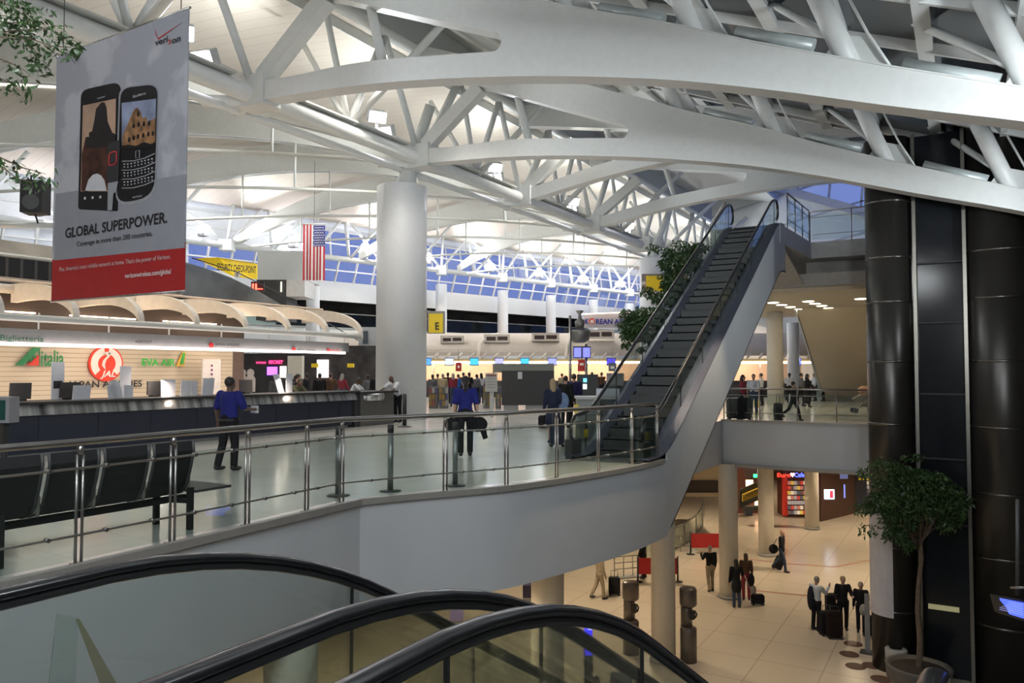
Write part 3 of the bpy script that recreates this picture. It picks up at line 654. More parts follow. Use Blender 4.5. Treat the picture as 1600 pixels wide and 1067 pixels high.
# ================================================================ BENCH
bn = thing('airport_bench', 'row of black metal beam seats with their backs to the railing', 'bench', (-8.3, 4, 0))
def seat_at(y):
    prof = [(-7.95, 1.06), (-7.93, .95), (-7.98, .75), (-8.05, .55), (-8.14, .44), (-8.3, .40), (-8.5, .41), (-8.68, .45), (-8.75, .43)]
    y0, y1 = y+.035, y+.545
    lo = [(x, y0, z) for x, z in prof]; hi = [(x, y1, z) for x, z in prof]
    MB().strip(lo, hi, (-.03, 0, -.012)).build('seat_shell', BLACK, bn)
    for yy in (y0, y1): MB().tube([(x, yy, z) for x, z in prof], .018, 6).build('seat_rail', DARKG, bn)
for i in range(9): seat_at(6.03-.58*(i+1))
for i in range(10):
    y = 6.03-.58*i
    MB().tube([(-8.08, y, .42), (-8.06, y, .62), (-8.12, y, .66), (-8.55, y, .66), (-8.62, y, .6)], .02, 6).build('armrest', mat('armrest_steel', (.40, .38, .34), .4, .6), bn)
MB().beam((-8.3, .7, .34), (-8.3, 6.15, .34), .08, .07).build('beam', BLACK, bn)
MB().b2((-8.72, 6.1, .42), (-8.02, 6.62, .45)).build('end_table', DARKG, bn)
MB().cyl((-8.72, 6.15, .43), (-8.72, 6.62, .40), .05).build('table_roll', BLACK, bn)
for y in (6.0, 3.9, 1.6):
    MB().b2((-8.02, y-.03, 0), (-7.96, y+.03, .5)).build('leg', BLACK, bn); MB().b2((-8.66, y-.03, 0), (-8.60, y+.03, .4)).build('leg', BLACK, bn)
    MB().beam((-8.65, y, .30), (-7.97, y, .34), .05, .05).build('leg_bar', BLACK, bn)
for i, (u, w) in enumerate(((590, 'beside the bend of the railing'), (671, 'between the bend and the ponytailed walker'), (772, 'near the escalator foot'))):
    p = edge_hit(u, .75)
    o = thing('queue_post', 'grey queue post just behind the railing, '+w, 'queue post', p, 0, 'queue posts behind the railing')
    MB().cyl(p, p+Vector((0, 0, .92)), .045, seg=14).build('pole', mat('post_grey', (.25, .26, .26), .35, .6), o); MB().cyl(p+Vector((0, 0, .92)), p+Vector((0, 0, 1.04)), .05, seg=14).build('belt_head', BLACK, o); MB().lathe([(.17, 0), (.17, .012), (.05, .03)], p, 20).build('foot', DARKG, o)
p = G(632, 667)
o = thing('queue_post', 'black queue post standing by the end of the check-in counter', 'queue post', p); MB().cyl(p, p+Vector((0, 0, 1.1)), .07, seg=12).build('pole', BLACK, o); MB().lathe([(.24, 0), (.24, .02), (.07, .05)], p, 20).build('foot', DARKG, o)
# ================================================================ CHECK-IN ISLAND
cx = -15.35
ISL0 = set(bpy.data.objects)
Z0 = .2187
ct = thing('check_in_counter', 'long check-in counter with navy front and brushed steel band', 'counter', (-15.8, 12, 0))
MB().b2((-15.9, 6.0, Z0+.08), (cx-.10, 17.0, 1.02)).build('front_panel', NAVY, ct)
for i, y in enumerate(frange(7, 16.5, 9)): MB().b2((cx-.11, y, Z0+.08), (cx-.092, y+.015, 1.01)).build('panel_joint', BLACK, ct)
MB().b2((-15.85, 6.05, Z0), (cx-.16, 16.9, Z0+.08)).build('plinth', mat('plinth_steel', (.3, .3, .3), .4, .8), ct)
MB().strip([(cx+.03, y, 1.03) for y in frange(6, 17.1, 40)], [(cx-.05+.012*math.sin(y*9), y, 1.24) for y in frange(6, 17.1, 40)], (-.3, 0, 0)).build('steel_band', GLINT_STEEL, ct)
MB().b2((-16.4, 6.0, 1.24), (cx+.06, 17.2, 1.285)).build('worktop', BLACK, ct)
MB().b2((-16.4, 6.1, Z0), (-15.95, 17.0, .82)).build('inner_shelf', DARKG, ct)
pd = thing('counter_pod', 'dark steel end pod of the check-in counter', 'counter', (-15.7, 18, 0))
MB().b2((-16.7, 17.25, Z0), (cx-.2, 17.4, 1.25)).build('side_panel', DARKG, pd)
MB().b2((-16.7, 17.4, Z0), (cx-.12, 18.95, 1.2)).build('body', mat('pod_steel', (.17, .17, .165), .35, .7), pd)
MB().tube([(cx-.2, 17.5, 1.08), (cx-.04, 17.8, 1.08), (cx-.04, 18.3, 1.08), (cx-.2, 18.5, 1.08)], .12, 10, ex=.5).build('steel_band', GLINT_STEEL, pd)
MB().b2((-16.8, 17.25, 1.2), (cx-.02, 19.05, 1.25)).build('worktop', BLACK, pd)
# back wall with slats
wl = tag(MB().b2((-18.85, 1.0, .2187), (-18.55, 15.3, 2.8)).build('wall_check_in', linesmat('timber_slats', (.62, .52, .38), (.33, .27, .20), .11, 'Z', .6, .12)), kind='structure')
tag(MB().b2((-18.85, 15.3, .2187), (-18.6, 15.75, 2.8)).build('wall_check_in', mat('wall_mauve', (.16, .11, .09), .7)), kind='structure')
def wallpx(u, v): return PX(u, v, -18.53)
lg = thing('airline_sign', 'green and red airline lettering on the slatted wall behind the counter', 'sign', wallpx(62, 563))
GRN = mat('sign_green', (.01, .22, .07), .5); REDS = mat('sign_red', (.75, .04, .02), .5)
a, b = wallpx(22, 571), wallpx(98, 571)
text('Alitalia', 'lettering', GRN, lg, a+Vector((.02, .28, 0)), (0, 1, 0), .36, (b-a).length-.28, .03, .02)
MB().prism([a+Vector((.03, 0, 0)), a+Vector((.03, .16, 0)), a+Vector((.03, .55, .42)), a+Vector((.03, .38, .42))], (.04, 0, 0)).build('slanted_mark', GRN, lg)
MB().prism([a+Vector((.03, .24, 0)), a+Vector((.03, .50, 0)), a+Vector((.03, .50, .24))], (.05, 0, 0)).build('red_wedge', REDS, lg)
jc = wallpx(164, 568); R0 = .44
jl = thing('airline_sign', 'round red sign with a white crane and three letters behind the counter', 'sign', jc)
MB().cyl(jc, jc+Vector((.06, 0, 0)), R0, seg=40).build('disc', mat('crane_red', (.80, .06, .03), .5), jl)
WS = mat('sign_white', (.80, .74, .66), .5)
def arcp(r0, r1, a0, a1, x, sx=1., n=16):
    o_ = [jc+Vector((x, r0*math.cos(math.radians(a0+(a1-a0)*i/n))*sx, r0*math.sin(math.radians(a0+(a1-a0)*i/n)))) for i in range(n+1)]
    i_ = [jc+Vector((x, r1*math.cos(math.radians(a0+(a1-a0)*i/n))*sx, r1*math.sin(math.radians(a0+(a1-a0)*i/n)))) for i in range(n+1)]
    return o_, i_
m_ = MB(); a1_, a2_ = arcp(.40, .22, 100, 225, .062); m_.strip(a1_, a2_, (.008, 0, 0)); a1_, a2_ = arcp(.40, .24, -45, 80, .062); m_.strip(a1_, a2_, (.008, 0, 0))
m_.prism([jc+Vector((.062, y, z)) for y, z in ((-.13, .25), (.02, .30), (.10, .26), (.08, .18), (0, .10), (-.04, -.02), (-.02, -.16), (-.12, -.05), (-.09, .08), (.01, .19), (-.02, .24))], (.008, 0, 0)); m_.build('crane', WS, jl)
text('JAL', 'lettering', WS, jl, jc+Vector((.062, -.16, -.33)), (0, 1, 0), .15, .40, .012, .03, shear=.3)
ev = thing('airline_sign', 'green airline lettering with an orange and green tail on the slatted wall', 'sign', wallpx(255, 570))
a, b = wallpx(220, 571), wallpx(272, 572)
text('EVA AIR', 'lettering', mat('sign_lime', (.02, .50, .05), .5), ev, a+Vector((.02, 0, 0)), (0, 1, 0), .18, (b-a).length, .03, .03)
c = wallpx(274, 572); MB().prism([c+Vector((.02, 0, 0)), c+Vector((.02, .24, 0)), c+Vector((.02, .30, .38)), c+Vector((.02, .18, .38))], (.03, 0, 0)).build('tail_mark', mat('sign_orange', (.75, .45, .05), .5), ev)
MB().prism([c+Vector((.045, .10, .05)), c+Vector((.045, .2, .05)), c+Vector((.045, .26, .36)), c+Vector((.045, .18, .36))], (.02, 0, 0)).build('tail_globe', mat('sign_green2', (.05, .45, .08), .5), ev)
ja = thing('airline_sign', 'low black airline lettering on the slatted wall above the counter', 'sign', wallpx(160, 605))
a, b = wallpx(104, 606), wallpx(220, 606)
text('JAPAN AIRLINES', 'lettering', BLACK, ja, a+Vector((.02, 0, 0)), (0, 1, 0), .16, (b-a).length, .03, .02)
# canopy
cn = thing('check_in_canopy', 'white ribbed canopy with a long light strip over the check-in counter', 'canopy', (-17, 12, 2.4))
LS = em('light_strip', (1., .86, .80), 4)
MB().b2((-16.15, 3, 2.38), (-15.98, 17.3, 2.44)).build('light_strip', LS, cn)
MB().b2((-16.2, 3, 2.45), (-16.12, 17.6, 2.72)).build('fascia_board', mat('fascia_grey', (.22, .22, .22), .6), cn)
MB().tube([(-16.0, 1, 2.93), (-16.0, 18.0, 2.93)], .075, 10).build('header_tube', WHITE2, cn)
WARMW = mat('canopy_white', (.72, .66, .58), .5)
for i in range(11):
    y = 4.8+1.47*i; y0_ = y-.07
    if y > 18.5: break
    n = 14; pr = []
    for j in range(n+1):
        a = PI/2*j/n; pr.append((-18.5+2.5*math.sin(a)**.9 if j else -18.5, 2.98+.86*math.cos(a)**.9 if j < n else 2.98))
    lo = [(x, y0_, z-.12-.30*(1-j/n)) for j, (x, z) in enumerate(pr)]; hi = [(x, y0_, z) for x, z in pr]
    MB().strip(lo, hi, (0, .14, 0)).build('rib', WARMW, cn)
    MB().cyl((-16.03, y-.75, 2.72), (-16.03, y-.75, 3.05), .02, seg=6).build('hanger', WHITE2, cn)
    MB().cyl((-18.45, y, 3.72), (-18.45, y+1.47, 3.72), .11, seg=10).build('back_tube', WARMW, cn)
MB().b2((-18.8, 1, 2.8), (-18.6, 15.75, 3.8)).build('soffit', mat('canopy_soffit', (.05, .035, .028), .7, var=.2, scale=1), cn)
for y in (3, 5.5, 8.0, 10.5, 13.0): MB().b2((-18.56, y, 3.20), (-18.52, y+1.7, 3.23)).build('tube_lamp', em('tube_lamp', (1, .75, .5), 5), cn)
MB().tube([(-18.7, 1, 3.93), (-18.6, 19, 3.93)], .035, 8).build('top_edge', mat('edge_warm', (.7, .55, .42), .5), cn)
def fpx(u, v): return PX(u, v, -16.10)
t_ = text('Biglietteria', 'lettering', mat('txt_green', (.02, .08, .05), .5), cn, fpx(0, 532), (0, 1, 0), .115, (fpx(68, 534)-fpx(0, 532)).length, .006, .01)
for u, nm in ((211, 'AEROSVIT'), (336, 'JAPAN AIRLINES'), (464, 'JAPAN AIRLINES')):
    p = fpx(u, 540 if u > 300 else 536); w = (fpx(u+ (38 if u > 300 else 26), 540)-p).length if u < 460 else (fpx(u+28, 548)-fpx(u, 547)).length
    if u == 464: p = fpx(464, 549)
    text(nm, 'lettering', BLACK, cn, p, (0, 1, 0), .07, w, .006)
for u, v in ((330, 539), (459, 546), (513, 548)):
    p = fpx(u, v); MB().cyl(p, p+Vector((.012, 0, 0)), .065, seg=16).build('round_mark', mat('mark_red', (.5, .02, .02), .5), cn)
text('AIRLINES', 'lettering', mat('mark_red', (.5, .02, .02), .5), cn, fpx(516, 549), (0, 1, 0), .07, (fpx(531, 548)-fpx(516, 548)).length, .006)
# lights under the canopy
for y in (4, 7.5, 11, 14.5):
    area('canopy_strip_light', (-16.35, y, 2.36), (-17.6, y, 1.2), 38, (1, .80, .66), .1, 3.2)
    area('canopy_cove_light', (-17.4, y, 2.45), (-17.4, y, 4), 28, (1, .72, .45), .15, 3.0)
# upper block of the island: black louvres, curved steel top
ub = thing('island_superstructure', 'black louvred box with curved steel roof above the check-in canopy', 'service box', (-20, 10, 4))
MB().b2((-22, 1, 4.10), (-19.5, 14.2, 4.58)).build('louvre_band', linesmat('louvres', (.012, .012, .013), (.10, .09, .085), .33, 'Y', .5, .2), ub)
MB().b2((-22, 1, 3.84), (-19.35, 17.0, 4.0)).build('dark_beam', mat('dark_steel', (.06, .06, .06), .3, .7), ub)
MB().b2((-19.45, 1, 4.02), (-19.38, 14.2, 4.09)).build('lower_lip', mat('edge_warm', (.7, .55, .42), .5), ub)
MB().tube([(-19.5, 1, 4.62), (-19.5, 14.2, 4.62)], .05, 8).build('upper_lip', WHITE2, ub)
MB().strip([(-19.5, y, 4.62) for y in frange(1, 14.2, 5)], [(-20.0, y, 5.05) for y in frange(1, 14.2, 5)], (-2, 0, 0)).build('steel_roof', mat('steel_roof', (.40, .38, .35), .25, .8, var=.3, scale=1.), ub)
ed = [(14.2, 5.05, 3.98), (15.0, 4.95, 3.98), (16.0, 4.75, 3.98), (17.0, 4.45, 3.98), (17.8, 4.15, 3.98), (18.2, 3.99, 3.98)]
MB().strip([(-19.5, y, b_) for y, a_, b_ in ed], [(-19.5, y, a_) for y, a_, b_ in ed], (-2.4, 0, 0)).build('curved_end', mat('steel_roof2', (.42, .42, .40), .3, .8, var=.3, scale=1.), ub)
def loc(mb, name, m, par): o_ = mb.build(name, m); o_.parent = par; return o_
# things on the counter (z=1.285)
def onc(u, back=.55): return PX(u, 620, cx-back)
def panel_stand(u, w, h, m, nm, lb, cat, back=.5, tilt=0., grp=None, extra=None):
    p = onc(u, back); p.z = 1.285
    o = thing(nm, lb, cat, p, 0, grp)
    loc(MB().prism([(0, -w/2, 0), (0, w/2, 0), (0, w/2+tilt, h), (0, -w/2+tilt, h)], (-.02, 0, 0)), 'sheet', m, o)
    loc(MB().b2((-.08, -w/2, 0), (.03, w/2, .012)), 'foot', GREYP, o)
    if extra: loc(MB().b2((.001, -w*.35+tilt*.4, h*.3), (.006, w*.35+tilt*.4, h*.5)), 'print', extra, o)
    return o
PAPER = mat('paper_white', (.55, .57, .62), .7)
panel_stand(90, .26, .78, PAPER, 'notice_board', 'tall narrow notice board with dark photo on the counter under the green lettering', 'notice', .8, extra=BLACK)
panel_stand(196, .26, .70, PAPER, 'notice_board', 'tall narrow notice board beside the round red sign', 'notice', .75)
for u, w, h, tl, s in ((127, .36, .3, .02, 'blue scribbles, left of the red disc'), (177, .20, .3, -.04, 'tilted, under the red disc'), (186, .22, .38, -.12, 'leaning, under the red disc'), (201, .2, .28, 0, 'bluish, right of the red disc'), (263, .36, .40, 0, 'plain, left of the white pair'), (290, .27, .37, .02, 'broad with lines'), (304, .16, .36, 0, 'narrow with lines'), (324, .32, .42, .05, 'tilted back beside the person in blue'), (440, .2, .5, -.2, 'leaning left, far along the counter'), (452, .22, .52, 0, 'upright, far along the counter')):
    panel_stand(u, w, h, PAPER, 'paper_sign', 'white paper sign on the counter, '+s, 'sign', .35, tl, 'paper signs on the counter')
for u, s in ((32, 'at the near end of the counter'), (109, 'under the round red sign'), (243, 'between the paper signs'), (385, 'behind the person in blue')):
    p = onc(u, .7); p.z = 1.285; o = thing('monitor', 'black check-in monitor '+s, 'monitor', p, 0, 'monitors on the counter')
    loc(MB().prism([(0, -.2, .04), (0, .2, .04), (-.06, .24, .36), (-.06, -.16, .36)], (-.04, 0, 0)), 'screen_case', BLACK, o); loc(MB().b2((-.12, -.1, 0), (.04, .1, .05)), 'foot', BLACK, o)
# free standing post with airline strip + white cutouts and shop behind
p = G(336, 690); o = thing('banner_stand', 'narrow white banner stand covered in small airline marks at the end of the slatted wall', 'banner', (-17.9, 14.0, 0))
MB().b2((-17.92, 13.75, .2187), (-17.88, 14.35, 2.2)).build('panel', mat('banner_white', (.65, .60, .56), .6), o)
for i in range(7): MB().cyl((-17.88, 14.05, 1.3+.12*i), (-17.87, 14.05, 1.3+.12*i), .035, seg=10).build('airline_mark', mat('mark_purple', (.2, .05, .15), .5), o)
_isl = [o_ for o_ in set(bpy.data.objects)-ISL0 if o_.parent is None]
KS = 1.13                      # the island stands this much further out than first paced off from the viewer
for o_ in _isl:
    o_.location = Vector((0, 0, CAMZ))+(Vector(o_.location)-Vector((0, 0, CAMZ)))*KS; o_.scale = (KS, KS, KS)
# grey duct box and bar with loudspeaker further left
dk = thing('duct_box', 'grey duct box above the black louvres at the picture edge', 'duct', (-25, 8, 5)); MB().b2((-29, 2, 5.3), (-26.5, 12.5, 6.9)).build('box_body', GREYP, dk)
MB().tube([P(-60, 352, 17), P(85, 352, 17)], .06, 10).build('bar', WHITE2, dk)
spk = thing('loudspeaker', 'black loudspeaker hanging beside the banner', 'loudspeaker', P(56, 310, 16.9), TH+.25)
loc(MB().prism([(-.25, -.2, -.35), (.2, -.24, -.35), (.27, .1, -.35), (-.2, .25, -.35)], (0, 0, .72)), 'cabinet', BLACK, spk)
loc(MB().cyl((-.03, -.21, -.12), (-.03, -.235, -.12), .17, seg=20), 'woofer', DARKG, spk); loc(MB().cyl((-.05, -.21, .2), (-.05, -.235, .2), .07, seg=16), 'tweeter', DARKG, spk)
loc(MB().tube([(-.1, 0, .36), (-.1, 0, .5), (-.1, .3, .6)], .02, 6), 'bracket', BLACK, spk); loc(MB().tube([(0, 0, -.36), (.05, .08, -.62)], .02, 6), 'stay', BLACK, spk)
# screen terminal at the very left
o = thing('monitor', 'grey terminal monitor with green screen at the left end of the counter', 'monitor', P(8, 640, 12.6)); q = P(8, 628, 12.6)
loc(MB().box((0, 0, 0), (.30, .26, .42), TH), 'screen_case', mat('case_grey', (.25, .25, .27), .5), o); loc(MB().box(cw(-.02, -.135, 0), (.22, .01, .32), TH), 'screen', mat('screen_green', (.01, .06, .05), .3), o); loc(MB().box((0, 0, -.4), (.1, .1, .5)), 'post', BLACK, o)
pl = o.location; MB().cyl((pl.x, pl.y, 0), (pl.x, pl.y, pl.z-.6), .05, seg=10).build('pole', BLACK, o)
# ================================================================ THE BIG HANGING BANNER
BY = 7.75
def bpx(u, v, k=0): return PY(u, v, BY-.012-.004*k)
bn_ = thing('hanging_banner', 'large vertical advertising banner with two telephones and a red foot, hung over the counter', 'banner', PY(190, 460, BY))
cTL, cTR, cBR, cBL = PY(89, 71, BY), PY(300, 16, BY), PY(284, 457, BY), PY(82, 467, BY)
x0_, x1_, zb_, zt_ = (cTL.x+cBL.x)/2, (cTR.x+cBR.x)/2, 3.14, 7.66
zr = .17*(zt_-zb_)+zb_
bm_ = mat('banner_vinyl', (.34, .35, .40), .55, var=.05)
m = bm_; n = m.node_tree.nodes; L = m.node_tree.links
rp = [x for x in n if x.type == 'VALTORGB'][0]; rp.color_ramp.elements[0].position = .47; rp.color_ramp.elements[1].position = .55
rp.color_ramp.elements[0].color = (.33, .34, .39, 1); rp.color_ramp.elements[1].color = (.44, .45, .50, 1)
[x for x in n if x.type == 'TEX_NOISE'][0].inputs['Scale'].default_value = 1.1
MB().b2((x0_, BY-.01, zr), (x1_, BY+.01, zt_)).build('cloth', bm_, bn_)
MB().b2((x0_, BY-.01, zb_), (x1_, BY+.01, zr)).build('red_foot', mat('banner_red', (.36, .012, .015), .55), bn_)
MB().tube([(x0_-.03, BY, zt_), (x1_+.03, BY, zt_)], .02, 8).build('top_pole', STEEL, bn_); MB().tube([(x0_-.03, BY, zb_), (x1_+.03, BY, zb_)], .02, 8).build('bottom_pole', STEEL, bn_)
for x in (x0_+.2, x1_-.2): MB().cyl((x, BY, zt_), (x, BY, 11.5), .008, seg=5).build('wire', DARKG, bn_)
def poly(pts, name, m, k=1, par=bn_): return MB().prism([bpx(u, v, k) for u, v in pts], (0, .003, 0)).build(name, m, par)
def rnd(c4, r, n=5):
    """rounded quadrilateral in pixels"""
    out = []
    for i in range(4):
        p = Vector(c4[i]); a = Vector(c4[i-1]); b = Vector(c4[(i+1) % 4]); ra = min(r[i] if isinstance(r, (list, tuple)) else r, (a-p).length*.49, (b-p).length*.49)
        q0 = p+(a-p).normalized()*ra; q1 = p+(b-p).normalized()*ra
        for j in range(n+1):
            t = j/n; out.append(tuple((1-t)**2*q0+2*t*(1-t)*p+t*t*q1))
    return out
PB = mat('print_black', (.008, .008, .010), .4); PW = mat('print_white', (.55, .56, .60), .5); PS = mat('print_silver', (.30, .31, .34), .5)
PG = mat('print_floor', (.27, .28, .32), .5, var=.04)
poly([(86.5, 303), (292, 272), (288.5, 331), (289, 387), (84.5, 407)], 'printed_floor', mat('print_floor', (.27, .28, .32)), .3)
poly(rnd([(126.5, 141), (189, 127), (184, 330), (122, 327)], [12, 16, 3, 5]), 'phone_back', PB, 1)
poly(rnd([(186, 136), (248, 129), (243, 315), (180, 322)], [16, 18, 34, 22]), 'phone_rim', PS, 1.6)
poly(rnd([(188.5, 138), (246.5, 131), (241, 308), (182, 318)], [16, 18, 34, 20]), 'phone_back', PB, 2.2)
poly([(129.5, 165), (181, 154), (180, 215), (177, 299), (126, 299)], 'phone_screen', mat('print_peach', (.42, .28, .20), .5, var=.2, scale=2), 2)
poly([(158, 161), (163, 161), (166, 168), (168, 190), (175, 207), (181, 210), (181, 216), (178, 298), (167, 297), (163, 280), (154, 273), (146, 276), (141, 285), (136, 299), (127, 298), (128, 240), (134, 214), (139, 214), (139, 207), (144, 205), (147, 190), (150, 170)], 'printed_tower', mat('print_tower', (.055, .018, .012), .5, var=.7, scale=5), 3)
poly([(158, 160), (163, 160), (166, 168), (168, 190), (175, 207), (181, 210), (180.5, 228), (134.5, 232), (134, 214), (139, 214), (139, 207), (144, 205), (147, 190), (150, 170)], 'printed_tower_top', mat('print_dark', (.014, .011, .012), .5), 3.3)
poly([(133, 298), (138, 281), (145, 273), (152, 271), (158, 274), (163, 282), (166, 298)], 'printed_arch', PW, 3.5)
poly([(190, 161), (243.7, 154), (242, 229), (190.5, 233)], 'phone_screen', mat('print_bluesky', (.26, .30, .44), .5, var=.3, scale=3), 3)
poly([(190.5, 233), (191, 214), (197, 200), (203, 185), (210, 170), (215, 168), (220, 176), (222, 184), (229, 183), (230, 190), (238, 187), (242.8, 184), (242, 229)], 'printed_arcade', mat('print_ochre', (.25, .13, .06), .5, var=.6, scale=8), 3.6)
for (u, v) in ((200, 222), (207, 219), (214, 217), (222, 215), (230, 213), (237, 212), (207, 200), (215, 198), (223, 197), (231, 196), (214, 182)):
    poly([(u, v), (u, v-5), (u+1.5, v-8), (u+3.4, v-6), (u+3.4, v-.5)], 'printed_arch', PB, 4.2)
poly([(190.5, 234), (242, 230), (242, 222), (236, 225), (225, 222), (212, 228), (200, 226), (190.5, 228)], 'printed_shadow', PB, 4.5)
for i in range(4):
    v = 252+14*i; pts_ = [(190.5, v), (208, v-.5), (226, v-5), (241.5, v-12)]
    MB().tube([bpx(u, w, 4) for u, w in pts_], .006, 5).build('key_line', PW, bn_)
    if i < 3:
        for j in range(9):
            u = 193+5.4*j; w = v+5 - max(0, (u-200))*.22
            poly([(u, w-1.5), (u+2.2, w-2), (u+2.2, w), (u, w+.5)], 'printed_key', PW, 4); poly([(u+.5, w+3), (u+2, w+2.6), (u+2, w+4.6), (u+.5, w+5)], 'printed_key', PW, 4)
MB().tube([bpx(*p, 4.5) for p in ((212, 236), (218, 235), (218, 246), (212, 247))], .006, 5, closed=True).build('trackpad_ring', PW, bn_)
for u, v in ((131, 310), (143, 309), (155, 308)): poly([(u, v-2), (u+3, v-2.5), (u+3, v+1.5), (u, v+2)], 'printed_button', PW, 2)
poly(rnd([(168.5, 224), (187.5, 218), (185, 283), (167, 286)], [5, 5, 5, 5]), 'usb_stick', mat('print_darkgrey', (.03, .03, .033), .5), 5)
MB().tube([bpx(*p, 5.6) for p in rnd([(171, 239), (182.5, 236), (181.5, 256), (170, 259)], 4, 3)], .013, 6, closed=True).build('red_ring', mat('print_redring', (.55, .02, .02), .5), bn_)
poly([(168.5, 286), (184.5, 283), (181, 300), (177, 302), (175, 328), (168, 329)], 'usb_plug', PS, 5.5)
TB = mat('txt_black', (.012, .012, .014), .5); TW = mat('txt_white', (.6, .5, .5), .5); TR_ = mat('txt_red', (.45, .02, .02), .5)
def btext(s, u0, v0, u1, hpx, m, k=2, bold=0., nm='lettering'):
    a = bpx(u0, v0, k); b = bpx(u1, v0, k); h = hpx/400*4.5
    return text(s, nm, m, bn_, a, (1, 0, 0), h, abs(b.x-a.x), .003, bold)
# baselines at constant height on the cloth
btext('GLOBAL SUPERPOWER.', 102, 372, 261, 15.5, TB, 2, .02)
btext('Coverage in more than 200 countries.', 120, 385, 238, 7.5, TB, 2, .008)
btext("Plus, America's most reliable network at home. That's the power of Verizon.", 93, 424, 266, 6.5, TW)
btext('verizonwireless.com/global', 195, 434.5, 267, 7, mat('txt_white2', (.75, .7, .7), .5), 2, .01)
btext('veri', 242, 72, 262, 9.5, TB, 2, .02); btext('z', 263, 69.5, 267.5, 9.5, TR_, 2, .02); btext('on', 268.5, 68.5, 282, 9.5, TB, 2, .02)
btext('BlackBerry', 208, 153, 228, 3.6, PW, 4); btext('verizon', 152, 155.5, 164, 3.2, PW, 3); btext('verizon', 207, 310, 222, 3.6, PW, 4)
poly([(242, 45), (246.5, 59.5), (284, 35), (247, 62), (243.5, 55)], 'check_mark', TR_, 2)
# ================================================================ FLAG
fg = thing('flag', 'striped flag with a starred canton hanging vertically from the roof', 'flag', P(490, 438, 36))
fy = 36.0; a = P(473, 438, fy); b = P(507, 438, fy); top = P(490, 350, fy).z; wv = (b-a); H_ = top-a.z
def flagpt(s, h): q = a+wv*s; return Vector((q.x, q.y, a.z+H_*h))+cw(0, .05*math.sin(s*14)*(1.2-h), 0)
for i in range(13):
    m_ = MB(); s0, s1 = i/13, (i+1)/13; top_ = 1.0 if i < 6 else .60
    m_.strip([flagpt(s0, h) for h in frange(0, top_, 8)], [flagpt(s1, h) for h in frange(0, top_, 8)], cw(0, .01, 0)); m_.build('stripe', mat('flag_red', (.45, .015, .03), .7) if i % 2 == 0 else mat('flag_white', (.62, .62, .62), .7), fg)
m_ = MB(); m_.strip([flagpt(6/13, h) for h in frange(.60, 1, 6)], [flagpt(1, h) for h in frange(.60, 1, 6)], cw(0, .01, 0)); m_.build('canton', mat('flag_blue', (.03, .04, .22), .7), fg)
m_ = MB()
for r in range(9):
    for c_ in range(6 if r % 2 == 0 else 5):
        q = flagpt(6/13+7/13*((c_+.5+(0 if r % 2 == 0 else .5))/6), .60+.40*(r+.5)/9)+cw(0, -.02, 0)
        pts_ = []
        for j in range(10):
            rr_ = .045 if j % 2 == 0 else .018; an = PI/2+j*PI/5; pts_.append(q+cw(rr_*math.cos(an), 0, rr_*math.sin(an)))
        m_.prism(pts_, cw(0, .004, 0))
m_.build('stars', mat('flag_white', (.62, .62, .62), .7), fg)
MB().tube([flagpt(-.05, 1), flagpt(1.05, 1)], .03, 8).build('pole', WHITE2, fg); MB().cyl(flagpt(.5, 1), flagpt(.5, 1)+Vector((0, 0, 3)), .01, seg=5).build('wire', DARKG, fg)
# ================================================================ SIGNS
YEL = mat('sign_yellow', (.60, .44, .015), .5, emit=(.9, .6, .02), es=.12)
o = thing('gate_letter_sign', 'yellow square sign with letter E on the huge column', 'sign', P(682, 505, 29.4))
def fpanel(u0, v0, u1, v1, Y, th, name, m, par): 
    a = P(u0, v1, Y); b = P(u1, v1, Y); t = P(u0, v0, Y).z
    return MB().prism([a, b, Vector((b.x, b.y, t)), Vector((a.x, a.y, t))], cw(0, th, 0)).build(name, m, par)
fpanel(668, 486, 695, 521, 29.42, .12, 'frame', GREYP, o); fpanel(670, 490, 692, 520, 29.38, .03, 'face', YEL, o)
text('E', 'lettering', TB, o, P(680, 515, 29.35), cw(1, 0, 0), .28, .15, .01, .02); fpanel(655, 485, 672, 488, 29.45, .1, 'arm', GREYP, o)
o = thing('security_sign', 'long yellow security check-point sign behind the flag', 'sign', P(352, 420, 37))
m_ = MB(); m_.prism([P(305, 404, 37), P(365, 432, 37), P(401, 436, 38), P(401, 412, 38), P(340, 402, 37)], cw(0, .15, 0)); m_.build('board', YEL, o)
text('SECURITY CHECK-POINT', 'lettering', TB, o, P(339, 422, 36.3), P(400, 427, 36.9)-P(339, 422, 36.3), .33, (P(400, 427, 36.9)-P(339, 422, 36.3)).length, .02, .02)
p = P(371, 429, 36.8); MB().cyl(p, p+cw(0, .05, 0), .16, seg=16).build('arrow_disc', WS, o); MB().beam(p+cw(0, -.02, .1), p+cw(0, -.02, -.1), .03, .03).build('arrow', TB, o)
o = thing('security_block', 'grey wall block under the security sign beside the flag', 'kiosk', P(420, 500, 40)); fpanel(402, 392, 478, 437, 41.5, 3, 'upper_block', PANELW, o); fpanel(400, 437, 447, 500, 40, 2, 'dark_block', mat('block_dark', (.04, .04, .042), .6), o); fpanel(447, 437, 476, 463, 40, 2, 'white_bulkhead', mat('bulkhead', (.62, .60, .58), .6), o); fpanel(438, 440, 440, 456, 39.9, .05, 'lit_slot', em('slot_glow', (1, .9, .6), 1.2), o)
o = thing('led_sign', 'small red illuminated sign above the canopy end', 'sign', P(402, 447, 30)); fpanel(392, 440, 412, 455, 30, .1, 'case', BLACK, o); text('IL.', 'lettering', em('led_red', (1, .05, .03), 6), o, P(394, 452, 29.9), cw(1, 0, 0), .22, .42, .01, .02)
